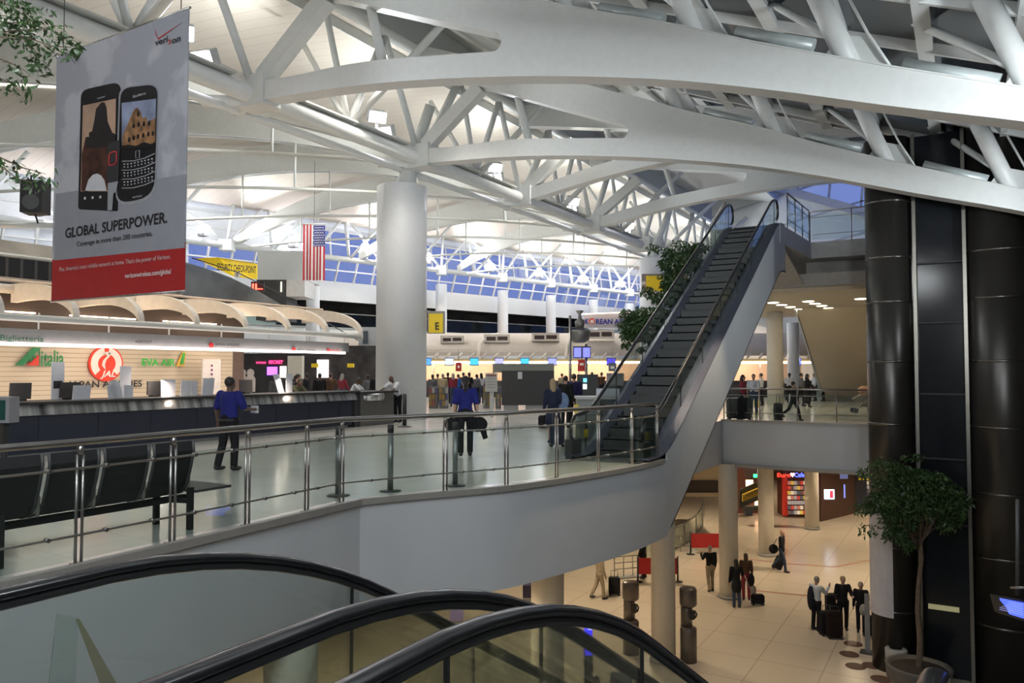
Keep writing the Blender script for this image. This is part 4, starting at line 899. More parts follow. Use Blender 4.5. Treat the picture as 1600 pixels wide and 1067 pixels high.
o = thing('column_sign', 'yellow wayfinding sign on the second huge column behind the tree', 'sign', P(1040, 440, 46.5)); fpanel(1003, 428, 1075, 456, 46.3, .2, 'frame', mat('sign_mauve', (.30, .25, .26), .5), o); fpanel(1010, 431, 1072, 455, 46.2, .1, 'face', YEL, o)
p = P(1006.5, 442, 46.1); MB().cyl(p, p+cw(0, .05, 0), .12, seg=14).build('arrow_disc', WS, o)
# ================================================================ FAR CHECK-IN ROW
IY = 54.0
fr = thing('far_canopy', 'distant peach-lit check-in canopy with white ribs across the hall', 'canopy', cw(0, IY, 2.5))
PEACH = mat('peach_panel', (.50, .36, .26), .6, var=.06, scale=1)
def cbox(mb, X0, Y0, z0, X1, Y1, z1): return mb.prism([cw(X0, Y0, z0), cw(X1, Y0, z0), cw(X1, Y1, z0), cw(X0, Y1, z0)], (0, 0, z1-z0))
cbox(MB(), -12, IY+3.0, 0, 26, IY+3.3, 2.6).build('back_panel', PEACH, fr)
cbox(MB(), -12, IY-.1, 2.36, 26, IY+.05, 2.5).build('light_strip', em('far_strip', (1, .86, .74), 7), fr)
cbox(MB(), -12, IY, 2.5, 26, IY+.1, 2.68).build('fascia_board', mat('fascia_far', (.22, .17, .07), .5), fr)
ns = 12; sh = [(IY+.3+3.2*(1-math.cos(PI/2*i/ns)), 2.9+1.7*math.sin(PI/2*i/ns)) for i in range(ns+1)]
MB().strip([cw(-12, y, z) for y, z in sh], [cw(26, y, z) for y, z in sh], (0, 0, .05)).build('barrel_roof', mat('barrel', (.52, .46, .40), .5, var=.05), fr)
for i in range(44):
    X = -11.5+.85*i
    MB().tube([cw(X, IY+.1, 2.72), cw(X+.3, IY+.35, 3.05), cw(X+.75, IY+.9, 3.3), cw(X+1.4, IY+1.6, 3.45)], [.07, .09, .11, .1], 7).build('rib', WARMW, fr)
    if i % 3 == 0: MB().cyl(cw(X+.9, IY+.05, 1.2), cw(X+.9, IY+.05, 2.4), .03, seg=6).build('hanger', WARMW, fr)
for i in range(4):
    MB().tube([cw(-8.6+6.2*i, IY+.2, 2.9), cw(-8.5+6.2*i, IY+.25, 3.7), cw(-8.0+6.2*i, IY+.9, 4.3), cw(-7.2+6.2*i, IY+1.6, 4.5)], .11, 8).build('bay_arch', WARMW, fr)
for j, (u0, u1, v0, v1) in enumerate(((688, 725, 524, 536), (756, 797, 522, 535), (831, 874, 520, 533), (918, 960, 515, 529))):
    fpanel(u0, v0, u1, v1, IY+.6, .4, 'grille_box', mat('grille_white', (.58, .52, .46), .5), fr)
    fpanel(u0+4, v0+4, (u0+u1)/2-2, v1-3, IY+.58, .03, 'grille_slot', mat('slot_brown', (.05, .03, .025), .6), fr); fpanel((u0+u1)/2+1, v0+3.6, u1-4, v1-3.4, IY+.58, .03, 'grille_slot', MATS['slot_brown'], fr)
cc = thing('far_counter', 'dark distant check-in counter under the far canopy', 'counter', cw(0, IY, 0)); cbox(MB(), -12, IY-.5, 0, 26, IY+.3, 1.15).build('front', mat('far_counter_dark', (.05, .045, .045), .6, var=.5, scale=1), cc)
for u, cc_, s in ((667, (.05, .2, .8), 'touching the huge column'), (702, (.35, .4, .7), 'pale, first right of the huge column'), (741, (.03, .3, .9), 'bright, before the white signboard'), (780, (.25, .25, .75), 'above the signboard'), (820, (.03, .3, .9), 'bright, above the dark partition'), (863, (.18, .2, .8), 'above the partition end'), (1016-61, (.04, .03, .35), 'deep violet, right of the twin screens'), (1245, (.1, .15, .8), 'seen through the gallery'), (574, (.03, .2, .7), 'left of the huge column')):
    o = thing('counter_screen', 'small blue screen on the far canopy, '+s, 'screen', P(u, 565, IY-.3), 0, 'blue screens of the far canopy')
    fpanel(u-7, 559, u+7, 571, IY-.25, .1, 'case', BLACK, o); fpanel(u-6.3, 560, u+6.3, 570, IY-.3, .04, 'screen', em('blue_scr%d' % u, cc_, 1.6), o)
for u0, v0, u1, v1, s, c_ in ((712, 566, 721, 580, 'left of the ponytailed walker', (.50, .03, .03)), (903, 562, 915, 580, 'below the twin screens', (.50, .03, .03)), (951, 567, 963, 580, 'grey-blue beside the stairs', (.12, .15, .2))):
    o = thing('check_in_placard', 'small hanging placard under the far canopy, '+s, 'placard', P((u0+u1)/2, v1, 50), 0); fpanel(u0, v0, u1, v1, 50, .08, 'board', mat('plac%d' % u0, c_, .5), o); fpanel(u0+3, v0+5, u1-3, v0+9, 49.9, .03, 'mark', WS, o); MB().cyl(P((u0+u1)/2, v0, 50.05), P((u0+u1)/2, v0, 50.05)+Vector((0, 0, 1)), .02, seg=5).build('stem', GREYP, o)
ko = thing('airline_sign', 'blue airline sign with red and white roundel above the far canopy', 'sign', P(940, 500, 52)); fpanel(913, 490, 985, 512, 52.3, .2, 'board', mat('ko_white', (.50, .48, .50), .5), ko)
KB = mat('ko_blue', (.03, .03, .28), .5)
text('K', 'lettering', KB, ko, P(914, 506, 52.1), cw(1, 0, 0), .33, .28, .01, .04); text('REAN AIR', 'lettering', KB, ko, P(931, 506, 52.1), cw(1, 0, 0), .33, 2.0, .01, .04)
p = P(925, 501.5, 52.1); MB().cyl(p, p+cw(0, .06, 0), .2, seg=18).build('roundel', REDS, ko); MB().cyl(p+cw(0, -.02, -.03), p+cw(0, 0, -.03), .13, seg=18).build('roundel_core', WS, ko); MB().beam(P(905, 491, 52), P(985, 487.5, 52), .06, .06).build('light_tube', em('ko_tube', (1, .7, .5), 3), ko)
# tower of pole, dish and twin monitors
p = G(905, 652)
o = thing('information_pole', 'steel information pole with twin blue flight screens and a drum top', 'flight display', p)
for du in (-14, 11): q = P(905+du, 600, 29.6); MB().cyl((q.x, q.y, 0), (q.x, q.y, 2.9 if du > 0 else 4.0), .05, seg=10).build('pole', STEELD, o)
for u0, u1 in ((896, 909), (910, 923)):
    fpanel(u0, 541, u1, 559, 29.5, .12, 'screen_case', BLACK, o); fpanel(u0+1, 543, u1-1, 558, 29.46, .03, 'screen', em('flight_blue', (.12, .13, .85), 1.6), o)
q = P(906, 530, 29.8); MB().lathe([(.2, 2.95), (.36, 3.05), (.42, 3.35), (.40, 3.45)], (q.x, q.y, 0), 20).build('drum', mat('drum_grey', (.20, .19, .18), .4, .5), o)
MB().lathe([(.16, 3.5), (.20, 3.8), (.1, 3.85), (.05, 4.05), (.16, 4.2), (.05, 4.22)], (q.x, q.y, 0), 14).build('finial', mat('drum_grey', (.20, .19, .18), .4, .5), o)
# ================================================================ MID FLOOR FURNITURE
for u0, u1, s in ((784, 818, 'nearer half'), (818, 866, 'wider half')):
    o = thing('partition_screen', 'dark grey partition screen on the hall floor, '+s, 'partition', P(u0, 630, 36)); fpanel(u0, 579, u1, 633, 36, .1, 'board', mat('partition_dark', (.035, .035, .037), .6), o); fpanel(u0+3, 629, u1-8, 642, 36.1, .3, 'base_box', mat('base_white', (.35, .35, .34), .6), o)
    if u0 < 800: fpanel(809, 581, 816, 592, 35.95, .02, 'notice', PAPER, o)
o = thing('glass_wall_panel', 'pale glazed screen behind the dark partition', 'partition', P(830, 580, 38)); fpanel(770, 568, 866, 582, 38, .1, 'board', mat('pale_green', (.22, .23, .20), .5), o); fpanel(770, 582, 772, 640, 38, .05, 'leg', GREYP, o); fpanel(862, 582, 864, 640, 38, .05, 'leg', GREYP, o)
o = thing('sign_board', 'white instruction board on a thick post behind the ponytailed walker', 'sign', G(768, 648)); fpanel(758, 583, 777, 612, 31, .08, 'board', mat('board_grey', (.42, .42, .40), .5), o); fpanel(765, 612, 771, 652, 31.1, .1, 'post', mat('board_post', (.45, .45, .44), .5), o)
fpanel(760, 585, 775, 588, 30.98, .02, 'heading', mat('mark_brown', (.2, .08, .06), .5), o)
for i in range(4): fpanel(761, 591+4.5*i, 774, 592.5+4.5*i, 30.98, .02, 'text_line', GREYP, o)
for j, (u0, u1, s) in enumerate(((670, 684, 'against the huge column'), (686, 700, 'second from the huge column'), (755, 765, 'behind the instruction board'), (774, 783, 'at the partition edge'))):
    o = thing('magazine_rack', 'newspaper rack with bright covers, '+s, 'magazine rack', P(u0, 640, 38), 0, 'newspaper racks')
    fpanel(u0, 604, u1, 638, 38, .3, 'frame', mat('rack_grey', (.16, .16, .16), .6), o)
    for r in range(3):
        for c_ in range(3):
            w_ = (u1-u0)/3; cols_ = ((.25, .16, .03), (.3, .3, .28), (.22, .05, .04), (.08, .08, .18), (.12, .11, .10)); cc_ = random.choice(cols_)
            fpanel(u0+w_*c_+.4, 606+10*r, u0+w_*(c_+1)-.4, 614+10*r, 37.95, .04, 'cover', mat('cover_%d' % cols_.index(cc_), cc_, .6), o)
# kiosks between escalator foot and far hall
o = thing('self_service_kiosk', 'dark kiosk with glowing blue and white screens behind the escalator foot', 'kiosk', G(915, 652)); fpanel(903, 585, 935, 650, 29, .4, 'cabinet', mat('kiosk_dark', (.03, .03, .03), .5), o); fpanel(911.5, 591, 917, 597, 28.95, .03, 'screen', em('kblue', (.1, .5, .9), 2), o); fpanel(911, 600, 917, 608, 28.95, .03, 'screen', em('kwhite', (.8, .8, .8), 1.5), o)
o = thing('podium_desk', 'pale counter desk with papers standing behind the escalator foot', 'desk', G(925, 690)); fpanel(904, 622, 938, 689, 20.5, .9, 'body', mat('desk_grey', (.20, .21, .20), .5), o); fpanel(902, 620, 975, 624, 20.4, 1.0, 'top', mat('desk_top', (.36, .36, .36), .4), o); fpanel(940, 624, 975, 686, 21, .7, 'body_end', mat('desk_grey2', (.13, .14, .13), .5), o); fpanel(932, 607, 968, 620, 20.9, .04, 'notice', PAPER, o)
o = thing('check_in_desk', 'grey box desk behind the pale counter desk', 'desk', G(965, 660)); fpanel(951, 583, 975, 603, 27, .6, 'box_upper', mat('desk_mid', (.20, .20, .20), .5), o); fpanel(948, 603, 985, 661, 27.2, .6, 'box_lower', mat('desk_dark', (.05, .05, .05), .5), o)
o = thing('floor_sign', 'small yellow warning card near the escalator foot', 'sign', P(900, 650, 19)); fpanel(897, 632, 904, 646, 19, .03, 'card', mat('sticker_yellow', (.55, .42, .03), .5), o); fpanel(900, 646, 901, 700, 19.02, .02, 'stick', GREYP, o)
# shops in the hall behind the counter end
sh_ = thing('duty_free_shop', 'dark shopfront with pink lettering behind the counter end', 'shop', cw(-9, 42, 0))
fpanel(376, 552, 470, 655, 42, .4, 'front', mat('shop_black', (.02, .018, .02), .6, var=.5, scale=2), sh_); fpanel(470, 540, 590, 650, 45, .4, 'front_far', mat('shop_dark2', (.045, .04, .04), .6, var=.6, scale=2), sh_)
text('SECRET', 'lettering', em('pink_neon', (1, .03, .15), 3), sh_, P(420, 568, 41.9), cw(1, 0, 0), .17, .78, .02, .03); text("VICTORIA'S", 'lettering', em('pink_neon', (1, .03, .15), 3), sh_, P(400, 568, 41.9), cw(1, 0, 0), .1, .55, .02, .03)
fpanel(417, 573, 433, 586, 41.9, .05, 'purple_screen', em('purple_scr', (.35, .12, 1), 1.8), sh_); fpanel(437, 572, 447, 590, 41.9, .05, 'lit_poster', em('poster_glow', (1, .8, .7), 1.6), sh_); fpanel(495, 562, 513, 590, 44.9, .05, 'lit_poster', em('poster_glow2', (1, .85, .85), 1.4), sh_)
fpanel(449, 556, 472, 592, 41.8, .4, 'white_pillar', CREAM, sh_)
for u in (492, 548): MB().box(P(u, 571, 43), (.35, .2, .22), TH).build('yellow_sign', YEL, sh_)
for i, u in enumerate((378, 391)):
    o = thing('standee', 'white rounded cut-out figure board behind the counter, '+('first' if i == 0 else 'second')+' of two', 'cut-out', P(u, 640, 27)); q = P(u, 600, 27)
    m_ = MB(); ol = [(-.17, 0), (.17, 0), (.17, .7), (.10, .85), (.13, 1.0), (.1, 1.15), (0, 1.22), (-.1, 1.15), (-.13, 1.0), (-.10, .85), (-.17, .7)]
    zb = P(u, 612, 27).z; m_.prism([Vector((q.x, q.y, 0))+cw(a_, 0, zb+b_*.66) for a_, b_ in ol], cw(0, .04, 0)); m_.build('board', mat('cut_white', (.50, .46, .44), .6), o); m_ = MB(); m_.prism([Vector((q.x, q.y, 0))+cw(a_, .02, 0) for a_ in (-.03, .03)]+[Vector((q.x, q.y, 0))+cw(a_, .02, zb) for a_ in (.03, -.03)], cw(0, .03, 0)); m_.build('stick', GREYP, o)
o = thing('advert_panel', 'small white telephone advert on the far wall beside the huge column', 'poster', P(575, 527, 46)); fpanel(560, 511, 592, 545, 46, .1, 'board', mat('advert_white', (.5, .52, .53), .6), o); fpanel(567, 517, 575, 537, 45.95, .03, 'phone_print', mat('adv_grey', (.08, .10, .12), .5), o); MB().cyl(P(576, 545, 46.05), cw(P(576, 545, 46).length*0+ (576-800)/F_PX*46, 46.05, 0), .05, seg=6).build('post', GREYP, o)
# steel cable falling from the truss
o = tag(MB().tube([P(300, 403, 26), P(370, 425, 28), P(430, 455, 30), P(490, 492, 32), P(560, 532, 34)], .02, 6).build('cable', DARKG), 'dark cable running down from the roof past the flag', 'cable')
# ================================================================ LIFT TOWER
lt = thing('lift_shaft', 'tall dark glass lift shaft between two dark metal-clad cylinders', 'lift shaft', (-.5, 25.2, ARR))
CLAD = mat('clad_dark', (.045, .042, .038), .32, .55, var=.15, scale=.6, spec=.6)
def ringcol(x, y, r, nm, hi=8.6):
    MB().lathe([(r, ARR), (r, hi)], (x, y, 0), 40).build(nm, CLAD, lt)
    for z in (6.75, 5.13, 3.85, 2.14, .36, -1.4, -3.1, -4.9):
        MB().lathe([(r+.002, z-.035), (r+.012, z-.03), (r+.012, z+.03), (r+.002, z+.035)], (x, y, 0), 40).build('ring_band', mat('ring_steel', (.13, .125, .115), .25, .9), lt)
ringcol(-1.86, 24.8, .61, 'cylinder'); ringcol(.85, 24.85, .80, 'cylinder')
MB().b2((-1.45, 24.72, ARR), (.3, 26.4, 8.6)).build('glass_box', GLASSD, lt)
for x in (-1.17, .05): MB().b2((x-.045, 24.42, ARR), (x+.045, 24.6, 8.6)).build('mullion', mat('mullion_bronze', (.20, .19, .165), .3, .8), lt)
for z in (3.2, 4.9, 1.2, -.6, -2.4): MB().b2((-1.12, 24.6, z), (0, 24.66, z+.05)).build('transom', BLACK, lt)
MB().b2((-1.0, 24.58, -4.75), (-.25, 24.64, -4.62)).build('lift_sign', mat('lift_sign', (.35, .33, .2), .5, emit=(.8, .75, .4), es=.15), lt)
MB().b2((1.2, 24.4, ARR), (8.9, 27, 8.6)).build('side_wall', mat('side_dark', (.03, .03, .032), .5), lt)
m_ = MB(); n = 16
R_ = .635; an = [math.radians(150+ (272-150)*i/n) for i in range(n+1)]
m_.strip([(-1.86+R_*math.cos(a_), 24.8+R_*math.sin(a_), -5.05) for a_ in an], [(-1.86+R_*math.cos(a_), 24.8+R_*math.sin(a_), -1.7) for a_ in an], (0, -.001, 0)); m_.build('white_sleeve', mat('sleeve_white', (.50, .49, .52), .5), lt)
# ================================================================ ARRIVALS LEVEL FURNITURE
def lowbox(mb, u0, v0, u1, v1, Y, th): 
    a = P(u0, v1, Y); b = P(u1, v1, Y); t = P(u0, v0, Y).z
    mb.prism([a, b, Vector((b.x, b.y, t)), Vector((a.x, a.y, t))], cw(0, th, 0)); return mb
def lp(u0, v0, u1, v1, Y, th, nm, m, par): return lowbox(MB(), u0, v0, u1, v1, Y, th).build(nm, m, par)
ph = []
for u, v, s, tw in ((986, 1021, 'left of the bare column', 0), (1076, 1033, 'right of the bare column', 1)):
    q = G(u, v, ARR); o = thing('telephone_pillar', 'round grey pay-telephone pillar, '+s, 'telephone pillar', q, 0, 'telephone pillars'); gm = mat('pillar_grey', (.14, .12, .10), .35, .3)
    MB().lathe([(.24, 0), (.24, .95), (.20, 1.0)], q, 24).build('lower_drum', gm, o)
    m_ = MB(); m_.tube([q+Vector((-.07, .05, .9)), q+Vector((-.07, .05, 1.75))], .17, 20); m_.build('stem', gm, o)
    MB().lathe([(.20, 1.6), (.25, 1.65), (.25, 2.08), (.22, 2.13), (.05, 2.16)], q, 24).build('hood', gm, o)
    MB().beam(q+cw(.10, -.12, 1.25), q+cw(.10, -.12, 1.5), .12, .1).build('telephone', BLACK, o)
    MB().tube([q+cw(.16, -.16, 1.5), q+cw(.2, -.2, 1.42), q+cw(.17, -.16, 1.3)], .025, 6).build('handset', BLACK, o)
def barrier(u0, v0, Y, wpx, s, grp='red queue barriers'):
    q = G(u0, v0, ARR); o = thing('queue_barrier', 'red fabric queue barrier on a black post, '+s, 'barrier', q, 0, grp)
    MB().cyl(q, q+Vector((0, 0, 1.02)), .035, seg=10).build('post', BLACK, o); MB().lathe([(.20, 0), (.20, .015), (.04, .03)], q, 18).build('foot', BLACK, o)
    d = cw(wpx, 0, 0)
    MB().prism([q+Vector((0, 0, .30)), q+d+Vector((0, 0, .30)), q+d+Vector((0, 0, .95)), q+Vector((0, 0, .95))], cw(0, .015, 0)).build('panel', mat('barrier_red', (.33, .012, .012), .7), o)
    e = q+d; MB().cyl(e, e+Vector((0, 0, 1.02)), .035, seg=10).build('post', BLACK, o); MB().lathe([(.20, 0), (.20, .015), (.04, .03)], e, 18).build('foot', BLACK, o)
barrier(1079, 866, 35, 1.6, 'partly behind the cream column'); barrier(1059, 909, 31, -1.6, 'beside the bare column')
o = thing('stanchion_sign', 'slim grey free-standing sign beside the lift tower', 'sign stand', G(1356, 1020, ARR)); q = o.location.copy()
MB().beam(q, q+Vector((0, 0, 1.75)), .05, .14).build('pole', mat('stand_grey', (.25, .25, .27), .4, .5), o); MB().box(q+Vector((0, 0, .02)), (.42, .36, .04)).build('foot', DARKG, o)
# curved low wall with a railing at the far left of arrivals
w_ = thing('stair_well_railing', 'glass railing round a curved opening in the arrivals floor', 'railing', G(1080, 850, ARR))
cpts = [G(1100, 808, ARR), G(1098, 822, ARR), G(1088, 838, ARR), G(1070, 852, ARR), G(1046, 864, ARR), G(1010, 878, ARR)]
MB().tube([p+Vector((0, 0, 1.05)) for p in cpts], .035, 8).build('top_rail', STEELD, w_)
m_ = MB(); m_.strip(cpts, [p+Vector((0, 0, .12)) for p in cpts], cw(0, .12, 0)); m_.build('curb', GREYP, w_); m_ = MB(); m_.strip([p+Vector((0, 0, .14)) for p in cpts], [p+Vector((0, 0, 1.0)) for p in cpts], cw(0, .015, 0)); m_.build('glass_panel', GLASS, w_)
for p in cpts: MB().cyl(p, p+Vector((0, 0, 1.05)), .025, seg=6).build('post', STEELD, w_)
o = thing('trolley_rail', 'low steel luggage trolley rail on the arrivals floor', 'railing', G(980, 905, ARR)); a, b = G(960, 903, ARR), G(1003, 899, ARR)
for h in (.35, .6, .85): MB().tube([a+Vector((0, 0, h)), b+Vector((0, 0, h))], .022, 6).build('rail', STEELD, o)
for i in range(4): p = a+(b-a)*i/3; MB().cyl(p, p+Vector((0, 0, .85)), .022, seg=6).build('post', STEELD, o)
MB().beam(a, b, .5, .08).build('base', GREYP, o)
o = thing('wheeled_rack', 'small wheeled wire rack beside the curved railing', 'trolley', G(1064, 862, ARR)); q = o.location.copy()
for h in (.25, .7): MB().tube([q+cw(-.5, 0, h), q+cw(.5, 0, h)], .02, 6).build('rail', STEELD, o)
for x in (-.5, 0, .5): MB().cyl(q+cw(x, 0, 0), q+cw(x, 0, .7), .02, seg=6).build('leg', STEELD, o)
# beige wall and dark soffit left of the passage, seen under the stairs
o = thing('bulkhead', 'beige curved bulkhead with a dark lower band beyond the first arrivals column', 'bulkhead', P(1090, 800, 38)); fpanel(1040, 745, 1122, 752, 40, 3, 'upper_band', BEIGE, o); fpanel(1040, 751, 1122, 770, 39.9, 3, 'dark_band', mat('band_dark', (.05, .04, .035), .6), o); fpanel(1040, 770, 1122, 776, 39.8, 3, 'lower_band', BEIGE, o); MB().strip([P(1000, 700, 39), P(1122, 700, 39)], [P(1000, 746, 39), P(1122, 746, 39)], cw(0, .1, 0)).build('upper_wall', BEIGE, o)
# shops at the back of arrivals
cf = thing('cafe_front', 'reddish cafe front with blue and red illuminated lettering', 'shop', P(1240, 800, 44))
fpanel(1224, 700, 1262, 806, 45, 1, 'back', mat('cafe_red', (.10, .03, .02), .6, var=.7, scale=2), cf); fpanel(1225, 745, 1231, 806, 44.6, .3, 'red_post', mat('red_lit', (.4, .02, .01), .5, emit=(1, .05, .02), es=.08), cf)
text('Euro', 'lettering', em('cafe_redglow', (1, .04, .02), 1.6), cf, P(1214, 745, 44), cw(1, 0, 0), .22, .80, .02, .03); text('Cafe', 'lettering', em('cafe_blue', (.08, .12, 1), 2), cf, P(1241, 745, 44), cw(1, 0, 0), .24, .58, .02, .03)
p = P(1238.5, 742, 43.9); MB().prism([p+cw(0, 0, -.12), p+cw(.13, 0, .05), p+cw(.06, 0, .12), p+cw(0, 0, .06), p+cw(-.06, 0, .12), p+cw(-.13, 0, .05)], cw(0, .03, 0)).build('heart', em('heart_glow', (1, .5, .5), 4), cf)
def goods(o, u0, u1, v0, v1, Y, nx, nz, pal, em_=0.):
    for i in range(nx):
        for j in range(nz):
            c_ = pal[(i*3+j*5+i*j) % len(pal)]; a = u0+(u1-u0)*i/nx; b = a+(u1-u0)/nx*.75; t = v0+(v1-v0)*j/nz
            fpanel(a, t, b, t+(v1-v0)/nz*.7, Y, .15, 'display', mat('goods_%02d%02d%02d' % tuple(int(x*99) for x in c_), c_, .6, emit=c_ if em_ else None, es=em_), o)  # goods glow in their own colour in place of shop lighting
PAL = [(.35, .12, .08), (.5, .42, .3), (.1, .05, .04), (.45, .30, .05), (.06, .06, .07), (.4, .04, .03), (.25, .22, .2)]
goods(cf, 1232, 1261, 752, 806, 44.4, 6, 7, PAL, .5)
sb = thing('shop_front', 'bright shop windows with green and white signs behind the yellow board', 'shop', P(1185, 800, 45)); fpanel(1150, 700, 1200, 812, 46, 1, 'back', mat('shop_redbrown', (.10, .035, .02), .6, var=.6, scale=1.5), sb)
fpanel(1178, 741, 1183, 746, 45, .1, 'green_sign', em('green_glow', (.03, 1, .2), 3), sb); fpanel(1184.5, 733, 1188, 744, 45, .1, 'white_sign', em('white_glow', (1, .95, .85), 4), sb); fpanel(1193, 736, 1200, 741, 45, .1, 'blue_sign', em('blue_glow', (.1, .4, 1), 4), sb); fpanel(1166, 750, 1177, 760, 45, .1, 'lit_shelf', em('shelf_glow', (1, .55, .3), 2.5), sb); fpanel(1180, 782, 1198, 793, 45.4, .1, 'lit_shelf', em('shelf_glow', (1, .55, .3), 2.5), sb); fpanel(1151, 728, 1163, 802, 44.6, .3, 'wood_panel', mat('wood_red', (.09, .03, .02), .5), sb)
o = thing('escalator_balustrade', 'sloping yellow advert panel along a far arrivals escalator', 'advert', P(1180, 770, 42)); m_ = MB(); m_.prism([P(1161, 784, 42), P(1199, 768, 42), P(1199, 757, 42), P(1161, 773, 42)], cw(0, .2, 0)); m_.build('yellow_panel', mat('yellow_ad', (.35, .24, .02), .5), o); m_ = MB(); m_.prism([P(1158, 795, 42), P(1199, 778, 42), P(1199, 749, 42), P(1158, 766, 42)], cw(0, -.0, 0)+cw(0, .1, 0)) ; x_ = m_.build('balustrade', mat('bal_dark', (.05, .05, .04), .4), o); x_.location += cw(0, .25, 0)
text('GATES', 'lettering', TB, o, P(1167, 776, 41.9), P(1199, 763, 41.9)-P(1167, 776, 41.9), .16, .8, .02)
o = thing('planter_rack', 'dark display table with a blue bin under the yellow panel', 'table', P(1180, 805, 42.5)); fpanel(1164, 792, 1196, 798, 42, .5, 'table_top', DARKG, o); fpanel(1166, 798, 1176, 806, 42, .4, 'bin', mat('bin_blue', (.05, .06, .10), .5), o); fpanel(1190, 798, 1193, 812, 42, .1, 'leg', DARKG, o)
kb = thing('brown_kiosk', 'dark brown boxy kiosk with a small bright screen', 'kiosk', G(1300, 812, ARR)); a, b, c_ = G(1283, 815, ARR), G(1330, 806, ARR), G(1372, 800, ARR)
hk = P(1283, 741, 43).z-ARR
MB().prism([G(1283, 815, ARR), G(1336, 802, ARR), G(1336, 802, ARR)+cw(.6, 2, 0), G(1283, 815, ARR)+cw(0, 2, 0)], (0, 0, hk)).build('body', mat('kiosk_brown', (.055, .022, .015), .45), kb)
MB().prism([G(1336, 802, ARR), G(1344, 801, ARR), G(1344, 801, ARR)+cw(.4, 1.5, 0), G(1336, 802, ARR)+cw(.4, 1.5, 0)], (0, 0, hk*.95)).build('corner_panel', BLACK, kb)
fpanel(1289, 765, 1304, 780, 41.6, .1, 'screen', em('kiosk_scr', (.65, .8, 1), 2.2), kb); fpanel(1297, 767, 1302, 778, 41.55, .05, 'screen_figure', mat('scr_red', (.4, .03, .05), .5, emit=(.8, .05, .1), es=.6), kb); fpanel(1319, 757, 1321, 778, 41.5, .05, 'side_strip', em('strip_blue', (.2, .25, .7), .8), kb); fpanel(1313, 738, 1325, 748, 41.2, .05, 'blue_header', em('hdr', (.1, .12, .3), .5), kb)
s3 = thing('gift_shop', 'shop crowded with small colourful goods at the edge of the lift tower', 'shop', P(1355, 790, 46)); fpanel(1338, 700, 1372, 806, 47, .5, 'back', mat('gift_back', (.09, .05, .04), .6, var=.6, scale=2), s3); fpanel(1339, 741, 1355, 796, 46, .2, 'dark_display', mat('disp_dark', (.02, .025, .05), .5), s3); goods(s3, 1356, 1372, 732, 800, 46, 4, 10, PAL, .8); fpanel(1342, 745, 1350, 750, 45.9, .05, 'oval_mark', YEL, s3); goods(s3, 1286, 1372, 722, 734, 47.5, 16, 1, [(.6, .35, .2), (.2, .1, .08), (.7, .5, .3)], 1.2)
p = P(1303, 729, 46); MB().ell(p, (.16, .16, .16)).build('orange_lamp', em('orange_lamp', (1, .25, .05), 8), s3)
# red inlay line
m_ = MB(); rp_ = [G(u, v, ARR+.004) for u, v in ((1100, 868), (1160, 873), (1235, 881), (1305, 886), (1368, 874))]; m_.strip([p for p in rp_], [p+cw(0, .09, 0) for p in rp_], (0, 0, .003)); q_ = [G(u, v, ARR+.004) for u, v in ((1180, 923), (1262, 931), (1290, 950), (1345, 985))]; m_.strip(q_, [p+cw(.0, .09, 0) for p in q_], (0, 0, .003)); struct(m_.build('trim_3', mat('inlay_red', (.38, .10, .05), .3)))
for i, (u, v) in enumerate(((1333, 1006), (1327, 1022), (1337, 1041), (1363, 1040), (1377, 1061))):
    q = G(u, v, ARR); tag(MB().lathe([(.28, .002), (.28, .006)], q, 20).build('floor_marker', mat('floor_marker', (.09, .05, .035), .6)), 'round dark sticker on the arrivals floor near the lift tower', 'floor marker', 'round floor markers by the lift tower')
# monitor at the far right
o = thing('wall_monitor', 'tilted blue flight monitor hanging at the right edge', 'monitor', P(1580, 948, 12)); 
m_ = MB(); m_.prism([P(1554, 931, 12), P(1602, 940, 11.3), P(1604, 972, 11.3), P(1561, 958, 12)], cw(0, .12, 0)); m_.build('case', BLACK, o); m_ = MB(); m_.prism([P(1557, 933.5, 11.97), P(1600, 942, 11.27), P(1602, 967, 11.27), P(1563, 955.5, 11.97)], cw(0, .02, 0)); m_.build('screen', em('wall_scr', (.05, .09, .75), 1.5), o)
for i in range(6):
    a0 = P(1562, 937+3*i, 11.93); b0 = P(1598, 945+3.2*i, 11.25); MB().beam(a0, b0, .006, .004).build('text_row', em('row', (.4, .45, 1), .8), o)
MB().tube([P(1580, 918, 11.7), P(1602, 918, 11.3)], .02, 6).build('arm', STEELD, o); MB().cyl(P(1590, 930, 11.6), P(1590, 780, 11.6), .03, seg=6).build('drop_rod', DARKG, o)
# blue-lit display on arrivals seen through the glass
o = thing('lit_telephone_booth', 'glowing blue advert column on the arrivals floor behind the foreground escalators', 'advert', G(920, 1090, ARR)); fpanel(915, 985, 926, 1024, 18.5, .3, 'screen', em('booth_blue', (.04, .03, .9), 1.3), o); fpanel(919, 972, 925, 984, 18.5, .1, 'lamp', em('booth_lamp', (.5, .5, 1), 1.5), o); fpanel(914, 1020, 927, 1091, 18.55, .3, 'base', DARKG, o)
for u0, v0, u1, v1, Y, s in ((703, 948, 723, 970, 24, 'violet-lit'), (817, 915, 836, 934, 26, 'dark blue')):
    o = thing('luggage_cart_dispenser', s+' box on the arrivals floor under the slab', 'dispenser', P((u0+u1)/2, v1, Y)); fpanel(u0, v0, u1, v1, Y, .5, 'body', mat('disp_'+s.replace(' ', '_'), (.20, .17, .28) if s[0] == 'v' else (.02, .02, .06), .5, emit=(.4, .3, 1) if s[0] == 'v' else None, es=.05), o); a = P(u0, v1, Y); fpanel(u0, v1, u1, v1+ (a.z-ARR)*F_PX/Y, Y+.05, .4, 'base', GREYP, o)
